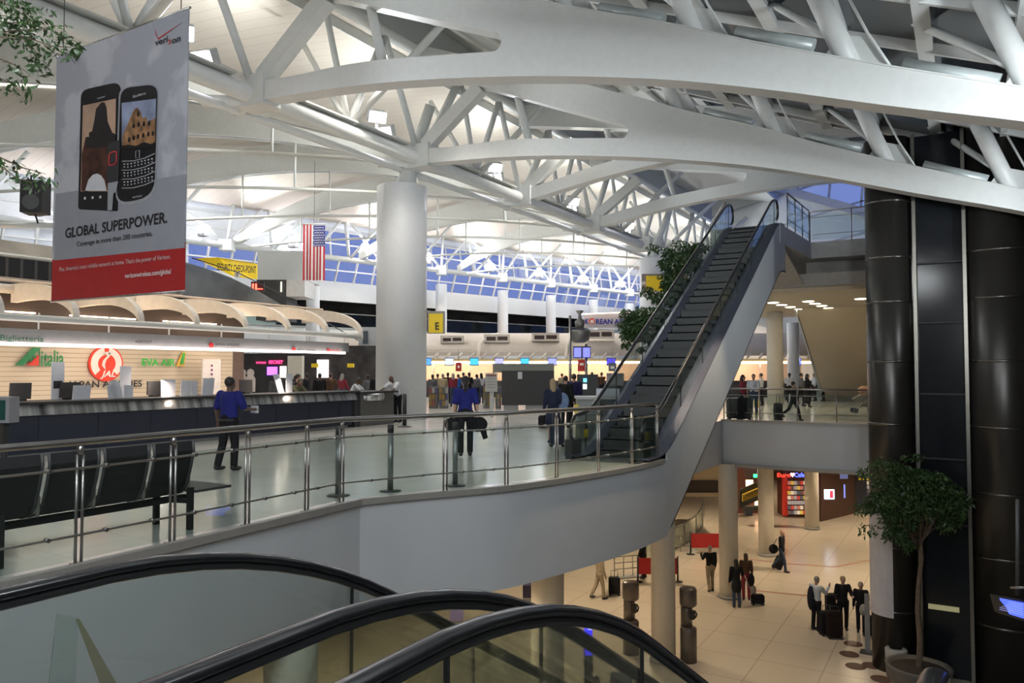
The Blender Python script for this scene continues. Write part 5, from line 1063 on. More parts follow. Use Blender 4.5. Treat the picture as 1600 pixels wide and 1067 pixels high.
# ================================================================ PLANTS
def leaves(mb, c, r, n, size, rnd_):
    for i in range(n):
        while True:
            d = Vector((rnd_.uniform(-1, 1), rnd_.uniform(-1, 1), rnd_.uniform(-1, 1)))
            if d.length < 1: break
        d = d.normalized()*d.length**.45
        p = Vector(c)+Vector((d.x*r[0], d.y*r[1], d.z*r[2])); a = Vector((rnd_.uniform(-1, 1), rnd_.uniform(-1, 1), rnd_.uniform(-1, .2))).normalized(); b = a.cross(Vector((rnd_.uniform(-1, 1), rnd_.uniform(-1, 1), rnd_.uniform(-1, 1)))).normalized(); s = size*rnd_.uniform(.7, 1.3)
        mid = p+a*s*.5; tip = p+a*s+Vector((0, 0, -s*.15))
        mb.face([p, mid+b*s*.2, tip, mid-b*s*.2])
def tree(label, base, crowns, trunk_top, n, size, pot=None, seed=1, nm='potted_ficus_tree', rt=.06):
    rg = random.Random(seed); o = thing(nm, label, 'tree', base); base = Vector(base)
    tt = Vector(trunk_top); m_ = MB(); pts_ = [base+(tt-base)*i/6+Vector((rg.uniform(-.05, .05), rg.uniform(-.05, .05), 0))*(1 if 0 < i < 6 else 0) for i in range(7)]
    m_.tube(pts_, [rt*(1.2-.5*i/6) for i in range(7)], 8)
    for c_, r in crowns:
        for k in range(7):
            e = Vector(c_)+Vector((rg.uniform(-1, 1)*r[0], rg.uniform(-1, 1)*r[1], rg.uniform(-1, 1)*r[2]))*.7; s = tt-(tt-base)*.12*rg.random(); m_.tube([s, (s+e)/2+Vector((0, 0, .1)), e], [rt*.4, rt*.25, rt*.1], 5)
    m_.build('trunk', BARK, o)
    f = MB()
    for c_, r in crowns:
        vol = r[0]*r[1]*r[2]; nn = int(n*r[0]*r[2])
        for k in range(max(4, int(nn/60))):
            d = Vector((rg.gauss(0, .45), rg.gauss(0, .45), rg.gauss(0, .45))); cc_ = Vector(c_)+Vector((d.x*r[0], d.y*r[1], d.z*r[2])); leaves(f, cc_, (r[0]*.3, r[1]*.3, r[2]*.25), 70, size, rg)
    lf = f.build('foliage', LEAF, o)
    if pot:
        R_, H_ = pot; MB().lathe([(R_*.75, 0), (R_*.95, H_*.6), (R_, H_*.9), (R_*1.05, H_), (R_*.92, H_), (R_*.88, H_-.1), (.02, H_-.1)], base, 32).build('pot', mat('pot_grey', (.10, .095, .085), .6), o); MB().lathe([(R_*.87, H_-.14), (R_*.87, H_-.08), (.02, H_-.06)], base, 24).build('soil', mat('soil', (.03, .02, .015), .9), o)
    return o
q = G(1437, 1085, ARR)
tree('big ficus tree in a wide round pot in front of the lift tower', q, [(P(1430, 770, 20.6), (1.15, 1.0, .75)), (P(1385, 790, 20.4), (.55, .6, .6)), (P(1400, 830, 20.4), (.35, .4, .45)), (P(1480, 790, 20.6), (.5, .6, .7)), (P(1420, 742, 20.6), (.9, .8, .4))], P(1437, 830, 20.8), 5200, .12, (.78, .75), 3, rt=.07)
q = G(1401, 1057, ARR); o = thing('litter_bin', 'grey round litter bin behind the big tree pot', 'bin', q); MB().lathe([(.26, 0), (.29, .75), (.25, .78), (.2, .7), (.02, .68)], q, 24).build('body', GREYP, o)
b1 = cw(6.6, 29.5, 0); b2_ = cw(5.0, 27.5, 0)
def cr_(lst, Y0, k): return [(P(u, v, Y0+dy), (a*k, b*k, c*k)) for u, v, dy, a, b, c in lst]
tree('tall ficus behind the escalator, hiding the yellow column sign', b1, cr_([(1070, 408, 0, .85, .6, .6), (1060, 445, 0, .95, .6, .55), (1040, 470, -.2, .5, .5, .35), (1090, 480, .1, .6, .5, .7)], 29.5, 1.15), P(1072, 500, 29.5), 3600, .18, (.5, .6), 5)
tree('bushy ficus behind the escalator, in front of the second check-in row', b2_, cr_([(1015, 500, 0, .85, .6, .45), (995, 515, 0, .6, .5, .5), (1045, 520, 0, .55, .5, .5), (1030, 535, 0, .6, .4, .4)], 27.5, 1.1), P(1022, 545, 27.5), 3600, .18, (.5, .6), 6)
# near ficus at the upper left: long twigs with separate leaves
fx = thing('potted_ficus_tree', 'ficus whose leafy twigs reach into the upper left corner', 'tree', (-9.6, 2.0, 0)); rg = random.Random(11)
m_ = MB(); f = MB(); top = P(-160, 40, 6.6); basep = Vector((-9.6, 2.0, 0))
m_.tube([basep, basep+Vector((.1, 0, 1.6)), top-Vector((0, 0, 1.2)), top], [.07, .06, .05, .03], 8)
twigs = [[(-160, 40), (-60, 20), (10, 25), (45, 50)], [(-160, 40), (-50, 60), (20, 48), (60, 46), (88, 40)], [(-160, 60), (-40, 55), (35, 60), (48, 75), (60, 95)], [(-160, 60), (-30, 45), (40, 58), (80, 72), (112, 74)], [(-160, 60), (-60, 90), (0, 92), (30, 104), (48, 118)], [(-160, 40), (-60, -10), (0, 5), (30, 12), (62, 20)], [(-160, 100), (-60, 200), (0, 246), (35, 262), (72, 272)], [(-160, 100), (-60, 215), (-10, 250), (25, 278), (50, 286)], [(-160, 60), (-50, 110), (-10, 118), (18, 130), (30, 142)], [(-160, 40), (-40, 8), (15, 0), (40, -5)], [(-160, 40), (-60, 45), (-10, 40), (25, 35), (52, 34)]]
for tw in twigs:
    pp = [P(u, v, 6.6+rg.uniform(-.3, .3)) for u, v in tw]; m_.tube(pp, [.014]+[.006]*(len(pp)-2)+[.003], 5)
    for a, b, k in [(a, b, i) for i, (a, b) in enumerate(zip(pp, pp[1:])) if i >= 1]:
        for j in range(7):
            s = a+(b-a)*rg.random(); dr = Vector((rg.uniform(-1, 1), rg.uniform(-1, 1), rg.uniform(-1.2, .3))).normalized(); L_ = rg.uniform(.04, .075)
            s2 = s+dr*rg.uniform(.0, .05); sd = dr.cross(cw(0, 1, .2)).normalized()*L_*.2
            f.face([s2, s2+dr*L_*.45+sd, s2+dr*L_, s2+dr*L_*.45-sd])
    for c_, nn in ((pp[-1], 16), (pp[-2], 8)):
        leaves(f, c_, (.10, .10, .10), nn, .07, rg)
for (u, v, nn, rr_) in ((104, 72, 34, .10), (114, 80, 16, .07), (62, 88, 30, .11), (10, 10, 50, .18), (22, 22, 50, .16), (6, 45, 50, .14), (30, 42, 30, .14), (8, 262, 24, .1), (25, 108, 14, .08), (64, 106, 8, .06)): leaves(f, P(u, v, 6.6), (rr_, rr_, rr_), nn, .07, rg)
m_.build('twigs', BARK, fx); f.build('foliage', LEAF, fx); MB().lathe([(.3, 0), (.38, .5), (.34, .5), (.02, .46)], basep, 20).build('pot', mat('pot_grey', (.10, .095, .085), .6), fx)
# acrylic wedge guard below the nearest handrail
o = tag(thing('safety_guard', 'clear acrylic wedge guard between escalator and slab, lower left', 'guard', P(100, 1000, 4.6)));
m_ = MB(); m_.prism([P(88, 959, 5.2), P(121, 966, 5.2), P(116, 1100, 5.2), P(72, 1100, 5.2)], cw(0, .01, 0)); m_.build('acrylic_sheet', GLASS, o); m_ = MB(); m_.prism([P(118, 967, 5.25), P(124, 967, 5.25), P(200, 1100, 5.25), P(168, 1100, 5.25)], cw(0, .005, 0)); m_.build('brownish_strip', mat('brownish', (.20, .19, .13), .5), o); MB().beam(P(72, 1100, 5.2), P(90, 1250, 5.2), .05, .05).build('bracket', STEELD, o)  # clear sheet with a thin brownish diagonal band beside it
# ================================================================ PEOPLE
def remesh(o, vox, it=3):
    m = o.modifiers.new('r', 'REMESH'); m.mode = 'VOXEL'; m.voxel_size = vox; m.use_smooth_shade = True
    s = o.modifiers.new('s', 'SMOOTH'); s.factor = .5; s.iterations = it
    dg = bpy.context.evaluated_depsgraph_get(); me = bpy.data.meshes.new_from_object(o.evaluated_get(dg))
    old = o.data; mats = list(old.materials); o.modifiers.clear(); o.data = me
    me.materials.clear()
    for x in mats: me.materials.append(x)
    bpy.data.meshes.remove(old); return o
def blob(mb, pts, rs, seg=10):
    for a, b, r0, r1 in zip(pts, pts[1:], rs, rs[1:]): mb.tube([a, b], [r0, r1], seg)
    for p, r in zip(pts, rs): mb.ell(p, (r, r, r), seg, 6)
def person(loc, face, label, h=1.74, top=None, bottom=None, skin=SKIN_L, hair=HAIR_B, hs='short', sleeve='short', coat=0., skirt=0., stride=0., armR=(5, 8, 12), armL=(5, 8, 12), lean=0., vox=.02, shoe=BLACK, grp=None, female=False, nod=0., belt=False):
    o = thing('person', label, 'person', loc, face, grp); k = h/1.75
    hipz = .92; c_ = lambda a: math.cos(math.radians(a)); s_ = lambda a: math.sin(math.radians(a))
    legs = []
    for sd, a in ((1, stride), (-1, -stride)):
        kb = 6+abs(stride)*(.9 if a < 0 else .25)
        hip = Vector((.09*sd, 0, hipz)); kn = hip+Vector((.01*sd, .42*s_(a), -.42*c_(a))); an = kn+Vector((0, .42*s_(a-kb), -.42*c_(a-kb))); legs.append([hip, kn, an])
    drop = min(l[2].z for l in legs)-.085
    for l in legs:
        for p in l: p.z -= drop
    hz = hipz-drop
    M = Matrix.Translation((0, 0, hz)) @ Matrix.Rotation(-math.radians(lean), 4, 'X') @ Matrix.Translation((0, 0, -hipz))
    T = lambda x, y, z: M @ Vector((x, y, z))
    sw = .175 if female else .195
    arms = []
    for sd, (fw_, out, bend) in ((1, armR), (-1, armL)):
        sh = T(sw*sd, 0, 1.43); d = Vector((s_(out)*sd, s_(fw_)*c_(out), -c_(fw_)*c_(out))); el = sh+d*.29
        f2 = fw_+bend; d2 = Vector((s_(out*.4)*sd*(1 if bend < 60 else -1.2), s_(f2)*c_(out*.4), -c_(f2)*c_(out*.4))).normalized(); wr = el+d2*.25; arms.append([sh, el, wr, d2])
    S = lambda p: Vector(p)*k
    # --- body
    m = MB(); hc = T(0, .02, 1.635)+Vector((0, nod*.05, 0))
    hr = Matrix.Rotation(-math.radians(lean*.3+nod*20), 3, 'X')
    m.ell(S(hc), (.076*k, .094*k, .112*k), 16, 10, hr); m.ell(S(hc+hr @ Vector((0, .035, -.055))), (.056*k, .06*k, .06*k), 12, 8, hr); m.ell(S(hc+hr @ Vector((0, .098, -.012))), (.013*k, .022*k, .024*k), 8, 6, hr)
    for sd in (1, -1): m.ell(S(hc+hr @ Vector((.077*sd, .0, -.01))), (.012*k, .018*k, .03*k), 8, 6)
    blob(m, [S(T(0, 0, 1.42)), S(T(0, .01, 1.56))], [.058*k, .052*k])
    blob(m, [S(T(-sw*.8, 0, 1.42)), S(T(sw*.8, 0, 1.42))], [.055*k]*2); blob(m, [S(T(0, 0, 1.33)), S(T(0, 0, 1.1)), S(T(0, 0, .93))], [.115*k, .10*k, .12*k])
    for sh, el, wr, d2 in arms:
        blob(m, [S(sh), S(el), S(wr)], [.048*k, .038*k, .026*k]); pc = wr+d2*.05; side = d2.cross(Vector((0, 0, 1))); side = side.normalized() if side.length > .1 else Vector((0, 1, 0))
        side = (Vector((0, 1, 0))-d2*d2.y).normalized() if abs(d2.y) < .9 else Vector((1, 0, 0))
        blob(m, [S(wr), S(pc+side*.018), S(wr+d2*.085+side*.012)], [.025*k, .028*k, .026*k]); blob(m, [S(pc-side*.018), S(wr+d2*.085-side*.018)], [.024*k, .024*k])
        nrm = d2.cross(side)
        for fi, L_ in enumerate((.070, .080, .075, .058)):
            b0 = wr+d2*.09+side*(.030-.02*fi); b1 = b0+(d2+nrm*.15).normalized()*L_*.5; b2 = b1+(d2+nrm*.6).normalized()*L_*.5; m.tube([S(b0), S(b1), S(b2)], [.0095*k, .009*k, .008*k], 6)
        t0 = wr+d2*.03+side*.03; m.tube([S(t0), S(t0+(d2*.6+side).normalized()*.035), S(t0+(d2*1.2+side*.8).normalized()*.07)], [.012*k, .011*k, .009*k], 6)
    for l in legs: blob(m, [S(l[0]), S(l[1]), S(l[2])], [.075*k, .05*k, .036*k])
    b = m.build('body', skin); remesh(b, vox*(.8 if vox < .015 else 1)); b.parent = o
    # --- shoes
    for l in legs:
        m = MB(); a = l[2]; m.ell(S((a.x, a.y+.06, a.z-.045)), (.045*k, .125*k, .042*k), 12, 6); m.ell(S((a.x, a.y-.02, a.z-.02)), (.045*k, .055*k, .06*k), 10, 6); x = m.build('shoe', shoe); x.parent = o
    # --- trousers or skirt
    m = MB()
    if skirt:
        zb_ = skirt; m.lathe([(.15*k, hz*k+.06*k), (.185*k, (hz-.1)*k), (.20*k, (hz*.7+zb_*.3)*k), (.24*k, zb_*k), (.20*k, zb_*k), (.12*k, (hz-.1)*k)], (0, 0, 0), 16)
        x = m.build('skirt', bottom); x.parent = o
    else:
        blob(m, [S((-.07, 0, hz+.0)), S((.07, 0, hz+.0))], [.125*k, .125*k]); blob(m, [S(T(0, 0, .93)), S(T(0, 0, 1.02))], [.135*k, .13*k])
        for l in legs: blob(m, [S(l[0]), S(l[1]), S(l[2]+Vector((0, 0, .02)))], [.098*k, .070*k, .062*k])
        x = m.build('trousers', bottom); remesh(x, vox); x.parent = o
    # --- shirt or coat
    m = MB(); wd_ = 1.0 if not female else .92
    rings = [(.90, .165, .125), (1.0, .160, .12), (1.1, .148 if female else .158, .115), (1.25, .168, .125), (1.36, .180, .128), (1.43, .165, .105), (1.475, .09, .075)]
    vs = []
    for z, rx, ry in rings: vs.append([m.bm.verts.new(S(T(rx*wd_*math.cos(2*PI*i/18), ry*math.sin(2*PI*i/18), z))) for i in range(18)])
    for A, B in zip(vs, vs[1:]):
        for i in range(18): m.bm.faces.new((A[i], A[(i+1) % 18], B[(i+1) % 18], B[i]))
    m.bm.faces.new(vs[0][::-1]); m.bm.faces.new(vs[-1])
    blob(m, [S(T(-sw*.78, 0, 1.415)), S(T(sw*.78, 0, 1.415))], [.072*k]*2)
    for sh, el, wr, d2 in arms:
        if sleeve == 'long': blob(m, [S(sh), S(el), S(wr-d2*.01)], [.075*k, .060*k, .046*k])
        else: blob(m, [S(sh), S(sh+(el-sh)*.85)], [.075*k, .068*k])
    if coat:
        blob(m, [S(T(0, 0, .98)), S((0, -.01, hz-.1)), S((0, 0, coat))], [.165*k, .185*k, .19*k], 14)
    x = m.build('coat' if coat else 'shirt', top); remesh(x, vox); x.parent = o
    if belt: x = MB().lathe([(.168*k, .925*k), (.175*k, .93*k), (.175*k, .965*k), (.168*k, .97*k)], (0, 0, -drop*k), 18).build('belt', BLACK); x.parent = o
    # --- hair
    if hs != 'bald':
        m = MB(); m.ell(S(hc+hr @ Vector((0, -.018, .026))), (.086*k, .096*k, .106*k), 14, 8, hr)
        if hs in ('long', 'tail'):
            if hs == 'long': blob(m, [S(hc+Vector((0, -.04, 0))), S(hc+Vector((0, -.07, -.16))), S(hc+Vector((0, -.075, -.28)))], [.085*k, .085*k, .055*k])
            else: blob(m, [S(hc+Vector((0, -.07, .03))), S(hc+Vector((0, -.115, -.05))), S(hc+Vector((0, -.11, -.24)))], [.05*k, .048*k, .03*k])
        x = m.build('hair', hair); remesh(x, max(.012, vox*.7), 2); x.parent = o
        # face side kept free: the cap sits back on the head
    for sd in (1, -1):
        pass
    m = MB()
    for sd in (1, -1): m.ell(S(hc+hr @ Vector((.03*sd, .082, .012))), (.010*k, .008*k, .007*k), 8, 6)
    x = m.build('eyes', HAIR_B); x.parent = o
    m = MB(); m.ell(S(hc+hr @ Vector((0, .088, -.062))), (.022*k, .010*k, .007*k), 8, 6); x = m.build('mouth', mat('lips', (.25, .09, .08), .5)); x.parent = o
    o['hand_r'] = list(S(arms[0][2]+arms[0][3]*.08)); o['hand_l'] = list(S(arms[1][2]+arms[1][3]*.08))
    return o
def hand(o, w='r'):
    p = Vector(o['hand_'+w]); return Vector(o.location)+Matrix.Rotation(o.rotation_euler.z, 3, 'Z') @ p
def suitcase(loc, rz, label, col, w=.42, h=.62, d=.25, tilt=0., handle=.42, grp=None):
    o = thing('suitcase', label, 'suitcase', loc, rz, grp); o.rotation_euler = (0, math.radians(tilt), rz)
    q = MB(); q.box((0, 0, .06+h/2), (w, d, h)); bmesh.ops.bevel(q.bm, geom=list(q.bm.edges), offset=.04, segments=2, affect='EDGES'); x = q.build('shell', col); x.parent = o
    for sx in (-1, 1): x = MB().cyl((sx*w*.4, -d*.4, .04), (sx*w*.4, d*.4, .04), .04, seg=10).build('wheel', BLACK); x.parent = o
    if handle: x = MB().tube([(-w*.3, 0, h+.05), (-w*.3, 0, h+handle), (w*.3, 0, h+handle), (w*.3, 0, h+.05)], .012, 6).build('pull_handle', DARKG); x.parent = o
    x = MB().b2((-w*.35, -d/2-.015, .25), (w*.35, -d/2, h*.8)).build('front_pocket', col); x.parent = o
    return o
def bag(name, loc, label, col, r, cat='bag', rz=0., strap=None):
    o = thing(name, label, cat, loc, rz); q = MB(); q.ell((0, 0, 0), r, 14, 8); x = q.build('bag_body', col); x.parent = o
    if strap: x = MB().tube(strap, .012, 6).build('strap', BLACK); x.parent = o
    return o
BLUE = cloth('royal_blue', (.018, .022, .15)); BLK = cloth('black', (.012, .012, .014)); WHT = cloth('white', (.50, .52, .56)); GRY = cloth('grey', (.10, .10, .11)); JEAN = cloth('jeans', (.045, .06, .10)); TAN = cloth('tan', (.26, .21, .15)); RED = cloth('red', (.22, .03, .045)); OLV = cloth('olive', (.07, .07, .04)); LBL = cloth('light_blue', (.16, .22, .36)); BRN = cloth('brown', (.09, .05, .03)); PNK = cloth('pink', (.35, .10, .16)); TEE = cloth('cream', (.42, .34, .22))
AW = TH            # facing straight away from the viewer
def rel(deg): return TH+math.radians(deg)
# on the departures floor
p1 = person(G(357, 735), rel(-25), 'person seen from behind in royal blue shirt, walking toward the counter with papers', 1.76, BLUE, BLK, SKIN_D, HAIR_B, 'short', 'short', stride=5, armR=(15, 14, 70), armL=(-5, 14, 18), vox=.013, belt=True)
p1.scale = (1.12, 1.08, 1.0); hp = hand(p1); o = thing('paper_bundle', 'white papers held by the person in blue at the counter', 'papers', hp, rel(-30)); x = MB().box((0, .02, 0), (.16, .05, .14)).build('sheets', PAPER); x.parent = o
p2 = person(G(727, 713), rel(6), 'person with dark ponytail and royal blue shirt walking away with two black bags', 1.76, BLUE, BLK, SKIN_L, HAIR_B, 'tail', 'short', stride=7, armR=(-4, 11, 8), armL=(-6, 9, 10), vox=.013, female=True)
p2.scale = (1.06, 1.05, 1.0)
for w, s, sx in (('l', 'round black bag hanging at the ponytailed walker\'s far side', -1), ('r', 'loose black bag with a flap carried by the ponytailed walker', 1)):
    hp = hand(p2, w); o = thing('shoulder_bag', s, 'bag', hp-Vector((0, 0, .12)), rel(0)); q = MB(); q.ell((.02*sx, 0, 0), (.20 if sx < 0 else .22, .09, .17), 14, 8)
    if sx > 0: q.prism([(.05, 0, -.1), (.2, 0, -.12), (.24, 0, -.30), (.14, 0, -.34)], (0, .05, 0))
    x = q.build('bag_body', cloth('bag_black', (.010, .010, .011))); x.parent = o; x = MB().tube([(0, 0, .14), (-.08*sx, .05, .5), (-.1*sx, .0, .78)], .012, 6).build('strap', BLACK); x.parent = o
p3 = person(Vector((-17.75, 21.95, 0)), PI, 'person in a white short-sleeved shirt leaning on the end of the counter', 1.78, WHT, BLK, SKIN_D, HAIR_B, 'bald', 'short', lean=26, armR=(58, 6, 10), armL=(52, 4, 14), vox=.015, nod=.6)
p4 = person(cw(-5.9, 28, 0), -PI/2+.5, 'clerk in a white shirt bending over the counter from behind', 1.70, WHT, BLK, SKIN_D, HAIR_B, 'short', 'short', lean=28, armR=(50, 8, 20), armL=(50, 8, 20), vox=.018)
p5 = person(cw(-7.4, 25.9, 0), -PI/2, 'person in an olive jacket leaning over the counter beside the clerk', 1.70, OLV, BLK, SKIN_D, HAIR_B, 'short', 'long', lean=30, armR=(50, 8, 20), armL=(50, 8, 20), vox=.018)
person(cw(-7.3, 26.2, 0), rel(-60), 'person in a black jacket waiting past the counter near the lit posters', 1.76, BLK, BLK, SKIN_L, HAIR_B, 'short', 'long', vox=.02)
person(cw(-9.2, 30.0, 0), rel(20), 'person in a white and black outfit near the purple screen', 1.72, GRY, BLK, SKIN_L, HAIR_B, 'short', 'long', vox=.022)
p6 = person(G(864, 692), rel(10), 'blonde person in dark top and skirt beside a small dark trolley case', 1.66, cloth('navy', (.02, .025, .05)), cloth('navy', (.02, .025, .05)), SKIN_L, HAIR_BL, 'long', 'long', skirt=.48, vox=.018, female=True)
o = thing('tote_bag', 'pale blue tote bag on the blonde person\'s shoulder', 'bag', hand(p6)+Vector((.02, 0, .28)), rel(0)); q = MB(); q.ell((0.05, -.02, 0), (.17, .10, .24), 14, 8); x = q.build('bag_body', LBL); x.parent = o; x = MB().tube([(-.02, 0, .2), (-.08, .02, .38)], .012, 6).build('strap', LBL); x.parent = o
suitcase(G(866, 696)+cw(.05, -.35, 0), rel(5), 'small dark trolley case standing behind the blonde person', cloth('case_blue', (.03, .035, .06)), .36, .50, .22, handle=.35)
suitcase(G(852, 668), rel(60), 'black duffel case lying beyond the blonde person', BLK, .55, .35, .28, handle=0)
person(G(884, 668), rel(-30), 'person in black with a pale scarf behind the blonde person', 1.70, BLK, BLK, SKIN_L, HAIR_B, 'short', 'long', vox=.02)
person(G(897, 665), rel(-10), 'person in dark blue standing at the information pole', 1.76, cloth('indigo', (.02, .018, .07)), BLK, SKIN_L, HAIR_B, 'short', 'long', vox=.02)
person(G(1004, 673), rel(160), 'person in light blue seen between the escalator and its handrail', 1.72, LBL, GRY, SKIN_D, HAIR_B, 'short', 'short', vox=.02)
# crowd by the magazine racks: built once each, then placed again as copies
cols_ = [('dark grey', GRY, BLK), ('tan', TAN, JEAN), ('red', RED, JEAN), ('black', BLK, BLK), ('bright blue', cloth('bright_blue', (.03, .10, .32)), BLK), ('cream', TEE, GRY), ('white', WHT, JEAN), ('brown', BRN, BLK)]
protos = []
spots = [(676, 40, 0), (684, 42, 1), (692, 41, 5), (700, 43, 3), (708, 40, 2), (716, 42, 4), (724, 44, 7), (733, 43, 3), (745, 42, 0), (752, 44, 6), (764, 46, 2)]
wh = ['against the huge column', 'second from the huge column', 'third from the huge column', 'fourth from the huge column', 'fifth from the huge column', 'sixth from the huge column', 'just left of the ponytailed walker', 'behind the ponytailed walker\'s head', 'right of the ponytailed walker', 'near the instruction board', 'behind the instruction board']
proto = {}
def crowd(u, Y, ci, lb, grp, fc):
    nm, tp, bt = cols_[ci]
    loc_ = cw((u-800)/F_PX*Y, Y, 0)
    if ci not in proto: proto[ci] = person(loc_, fc, lb, 1.66+.03*(ci % 4), tp, bt, SKIN_L if ci % 3 else SKIN_D, [HAIR_B, HAIR_BR, HAIR_G][ci % 3], 'long' if ci % 4 == 2 else 'short', 'long', armR=(10+ci*4, 8, 20), armL=(5, 8, 30), vox=.028, grp=grp, female=ci % 4 == 2); return proto[ci]
    c_ = copy_tree(proto[ci]); c_.location = loc_; c_.rotation_euler = (0, 0, fc); c_['label'] = lb; c_['group'] = grp; return c_
for (u, Y, ci), w in zip(spots, wh): crowd(u, Y, ci, 'person in a %s top in the distant check-in crowd, %s' % (cols_[ci][0], w), 'distant check-in crowd', rel(random.uniform(-60, 60)))
for (u, Y, ci, w) in ((500, 33, 3, 'left of the lit poster'), (517, 34, 7, 'under the white poster'), (588, 34, 3, 'against the huge column, left side'), (575, 36, 0, 'beyond the leaning person'), (462, 33, 0, 'beside the cut-outs'), (480, 35, 3, 'behind the papers'), (535, 36, 2, 'between clerk and poster')):
    crowd(u, Y, ci, 'person in a %s top beyond the counter end, %s' % (cols_[ci][0], w), 'people beyond the counter end', rel(random.uniform(-90, 90)))
for (u, Y, ci, w) in ((790, 50, 6, 'above the partition'), (925, 48, 3, 'behind the twin screens'), (940, 47, 7, 'right of the twin screens'), (878, 46, 1, 'over the partition end')):
    crowd(u, Y, ci, 'person in a %s top at the far check-in row, %s' % (cols_[ci][0], w), 'people at the far check-in row', rel(random.uniform(-40, 40)))
# gallery across the void (same floor)
person(G(1161, 652), rel(-120), 'person in a red jacket and black trousers with luggage at the gallery railing', 1.70, RED, BLK, SKIN_L, HAIR_B, 'long', 'long', vox=.02, female=True)
person(G(1178, 648), rel(150), 'person in a white top beside the one in the red jacket', 1.72, WHT, JEAN, SKIN_L, HAIR_B, 'short', 'short', vox=.02)
suitcase(G(1147, 656), rel(10), 'large black suitcase at the gallery railing beside the red jacket', BLK, .5, .75, .3)
suitcase(G(1163, 657), rel(-5), 'tall black suitcase in front of the red jacket', BLK, .5, .8, .3)
bag('plastic_bag', G(1182, 640)+Vector((0, 0, .30)), 'yellow plastic bag hanging beside the person in red', mat('plastic_yellow', (.45, .40, .02), .4), (.13, .10, .30), strap=[(0, 0, .28), (-.05, 0, .5)])
person(G(1190, 634), rel(60), 'person in white seen beyond the gallery railing left of the cream column', 1.72, WHT, BLK, SKIN_L, HAIR_B, 'short', 'short', vox=.024)
person(G(1234, 630), rel(-20), 'person in a white shirt right of the cream column', 1.72, WHT, BLK, SKIN_D, HAIR_B, 'short', 'short', vox=.024)
pb = person(G(1262, 636), rel(-100), 'person in a long black coat crossing the gallery with bags', 1.70, BLK, BLK, SKIN_L, HAIR_B, 'long', 'long', coat=.35, stride=8, armR=(25, 14, 20), vox=.022, female=True)
person(G(1252, 634), rel(-95), 'person in black and grey walking close ahead of the long black coat', 1.74, GRY, BLK, SKIN_L, HAIR_B, 'short', 'long', stride=12, vox=.022)
person(G(1240, 657), rel(-85), 'person with black trousers striding along the gallery railing', 1.50, BLK, BLK, SKIN_L, HAIR_B, 'short', 'long', stride=24, armL=(-30, 8, 10), vox=.022)
suitcase(G(1216, 656), rel(-85), 'black trolley case tilted along the gallery railing', BLK, .36, .58, .24, tilt=0, handle=.4)
for u, c_, s in ((1272, WHT, 'white, nearest the stair well'), (1285, BLK, 'black, behind the stair well')):
    person(cw((u-800)/F_PX*47, 47, 0), rel(90), 'distant person in '+s, 1.7, c_, BLK, SKIN_L, HAIR_B, 'short', 'long', vox=.03)
st = thing('pushchair', 'baby pushchair with orange and grey hood at the gallery railing', 'pushchair', G(1349, 645), rel(80)); FR_ = mat('frame_tan', (.25, .22, .18), .4, .5)
def sp(mb, nm, m): x = mb.build(nm, m); x.parent = st
q = MB()
for sx in (-.25, .25): q.tube([(sx, -.5, 1.02), (sx, .35, .12)], .018, 6); q.tube([(sx, .25, .6), (sx, -.35, .12)], .018, 6)
q.tube([(-.25, -.5, 1.02), (.25, -.5, 1.02)], .022, 6); sp(q, 'frame', FR_)
for sx in (-.27, .27):
    for sy in (-.35, .38): sp(MB().cyl((sx-.03, sy, .11), (sx+.03, sy, .11), .11, seg=14), 'wheel', BLACK)
sp(MB().prism([(-.2, -.25, .75), (-.2, .3, .55), (-.2, .45, .62), (-.2, .3, .70), (-.2, -.2, 1.0)], (.4, 0, 0)), 'seat', cloth('seat_sand', (.30, .24, .18)))
q = MB(); q.ell((0, -.05, 1.0), (.22, .28, .2)); sp(q, 'hood', cloth('hood_orange', (.42, .25, .16))); sp(MB().b2((-.2, -.25, .28), (.2, .15, .42)), 'basket', cloth('seat_sand', (.30, .24, .18)))
# arrivals floor
L_ = lambda u, v: G(u, v, ARR)
person(L_(1222, 893), rel(-125), 'bald person in open dark jacket and jeans walking across arrivals with a bag', 1.78, BLK, JEAN, SKIN_L, HAIR_B, 'bald', 'long', stride=17, armR=(12, 10, 12), armL=(-10, 10, 10), vox=.016)
o = thing('travel_bag', 'round dark travel bag at the bald walker\'s hip', 'bag', L_(1209, 893)+Vector((0, 0, .95)), rel(0)); q = MB(); q.ell((0, 0, 0), (.20, .14, .20), 14, 8); x = q.build('bag_body', BLK); x.parent = o; x = MB().tube([(.02, 0, .18), (.14, 0, .42)], .015, 6).build('strap', BLACK); x.parent = o
suitcase(L_(1212, 890), rel(0), 'black wheeled case towed by the bald walker', BLK, .36, .55, .25, tilt=25)
person(L_(1110, 924), rel(10), 'person in a black jacket and pale trousers standing left of the arrivals column', 1.74, BLK, TAN, SKIN_L, HAIR_G, 'short', 'long', stride=5, armL=(42, 3, 85), vox=.018)
person(L_(1166, 937), rel(-10), 'person with red hair in a dark coat with reddish lining leaning by the column', 1.70, BRN, RED, SKIN_L, HAIR_BR, 'long', 'long', vox=.018, female=True)
person(L_(1151, 949), rel(0), 'person in a dark hooded coat and jeans standing in front of the red-haired person', 1.70, BLK, JEAN, SKIN_L, HAIR_B, 'long', 'long', coat=.72, armR=(30, 20, 30), vox=.018, female=True)
suitcase(L_(1184, 945), rel(0), 'small black case lying on its wheels by the two people in coats', BLK, .45, .32, .25, tilt=0, handle=0)
o = thing('luggage_trolley', 'tilted luggage trolley with a black coat and white bag beside the two people in coats', 'trolley', L_(1176, 940), rel(0))
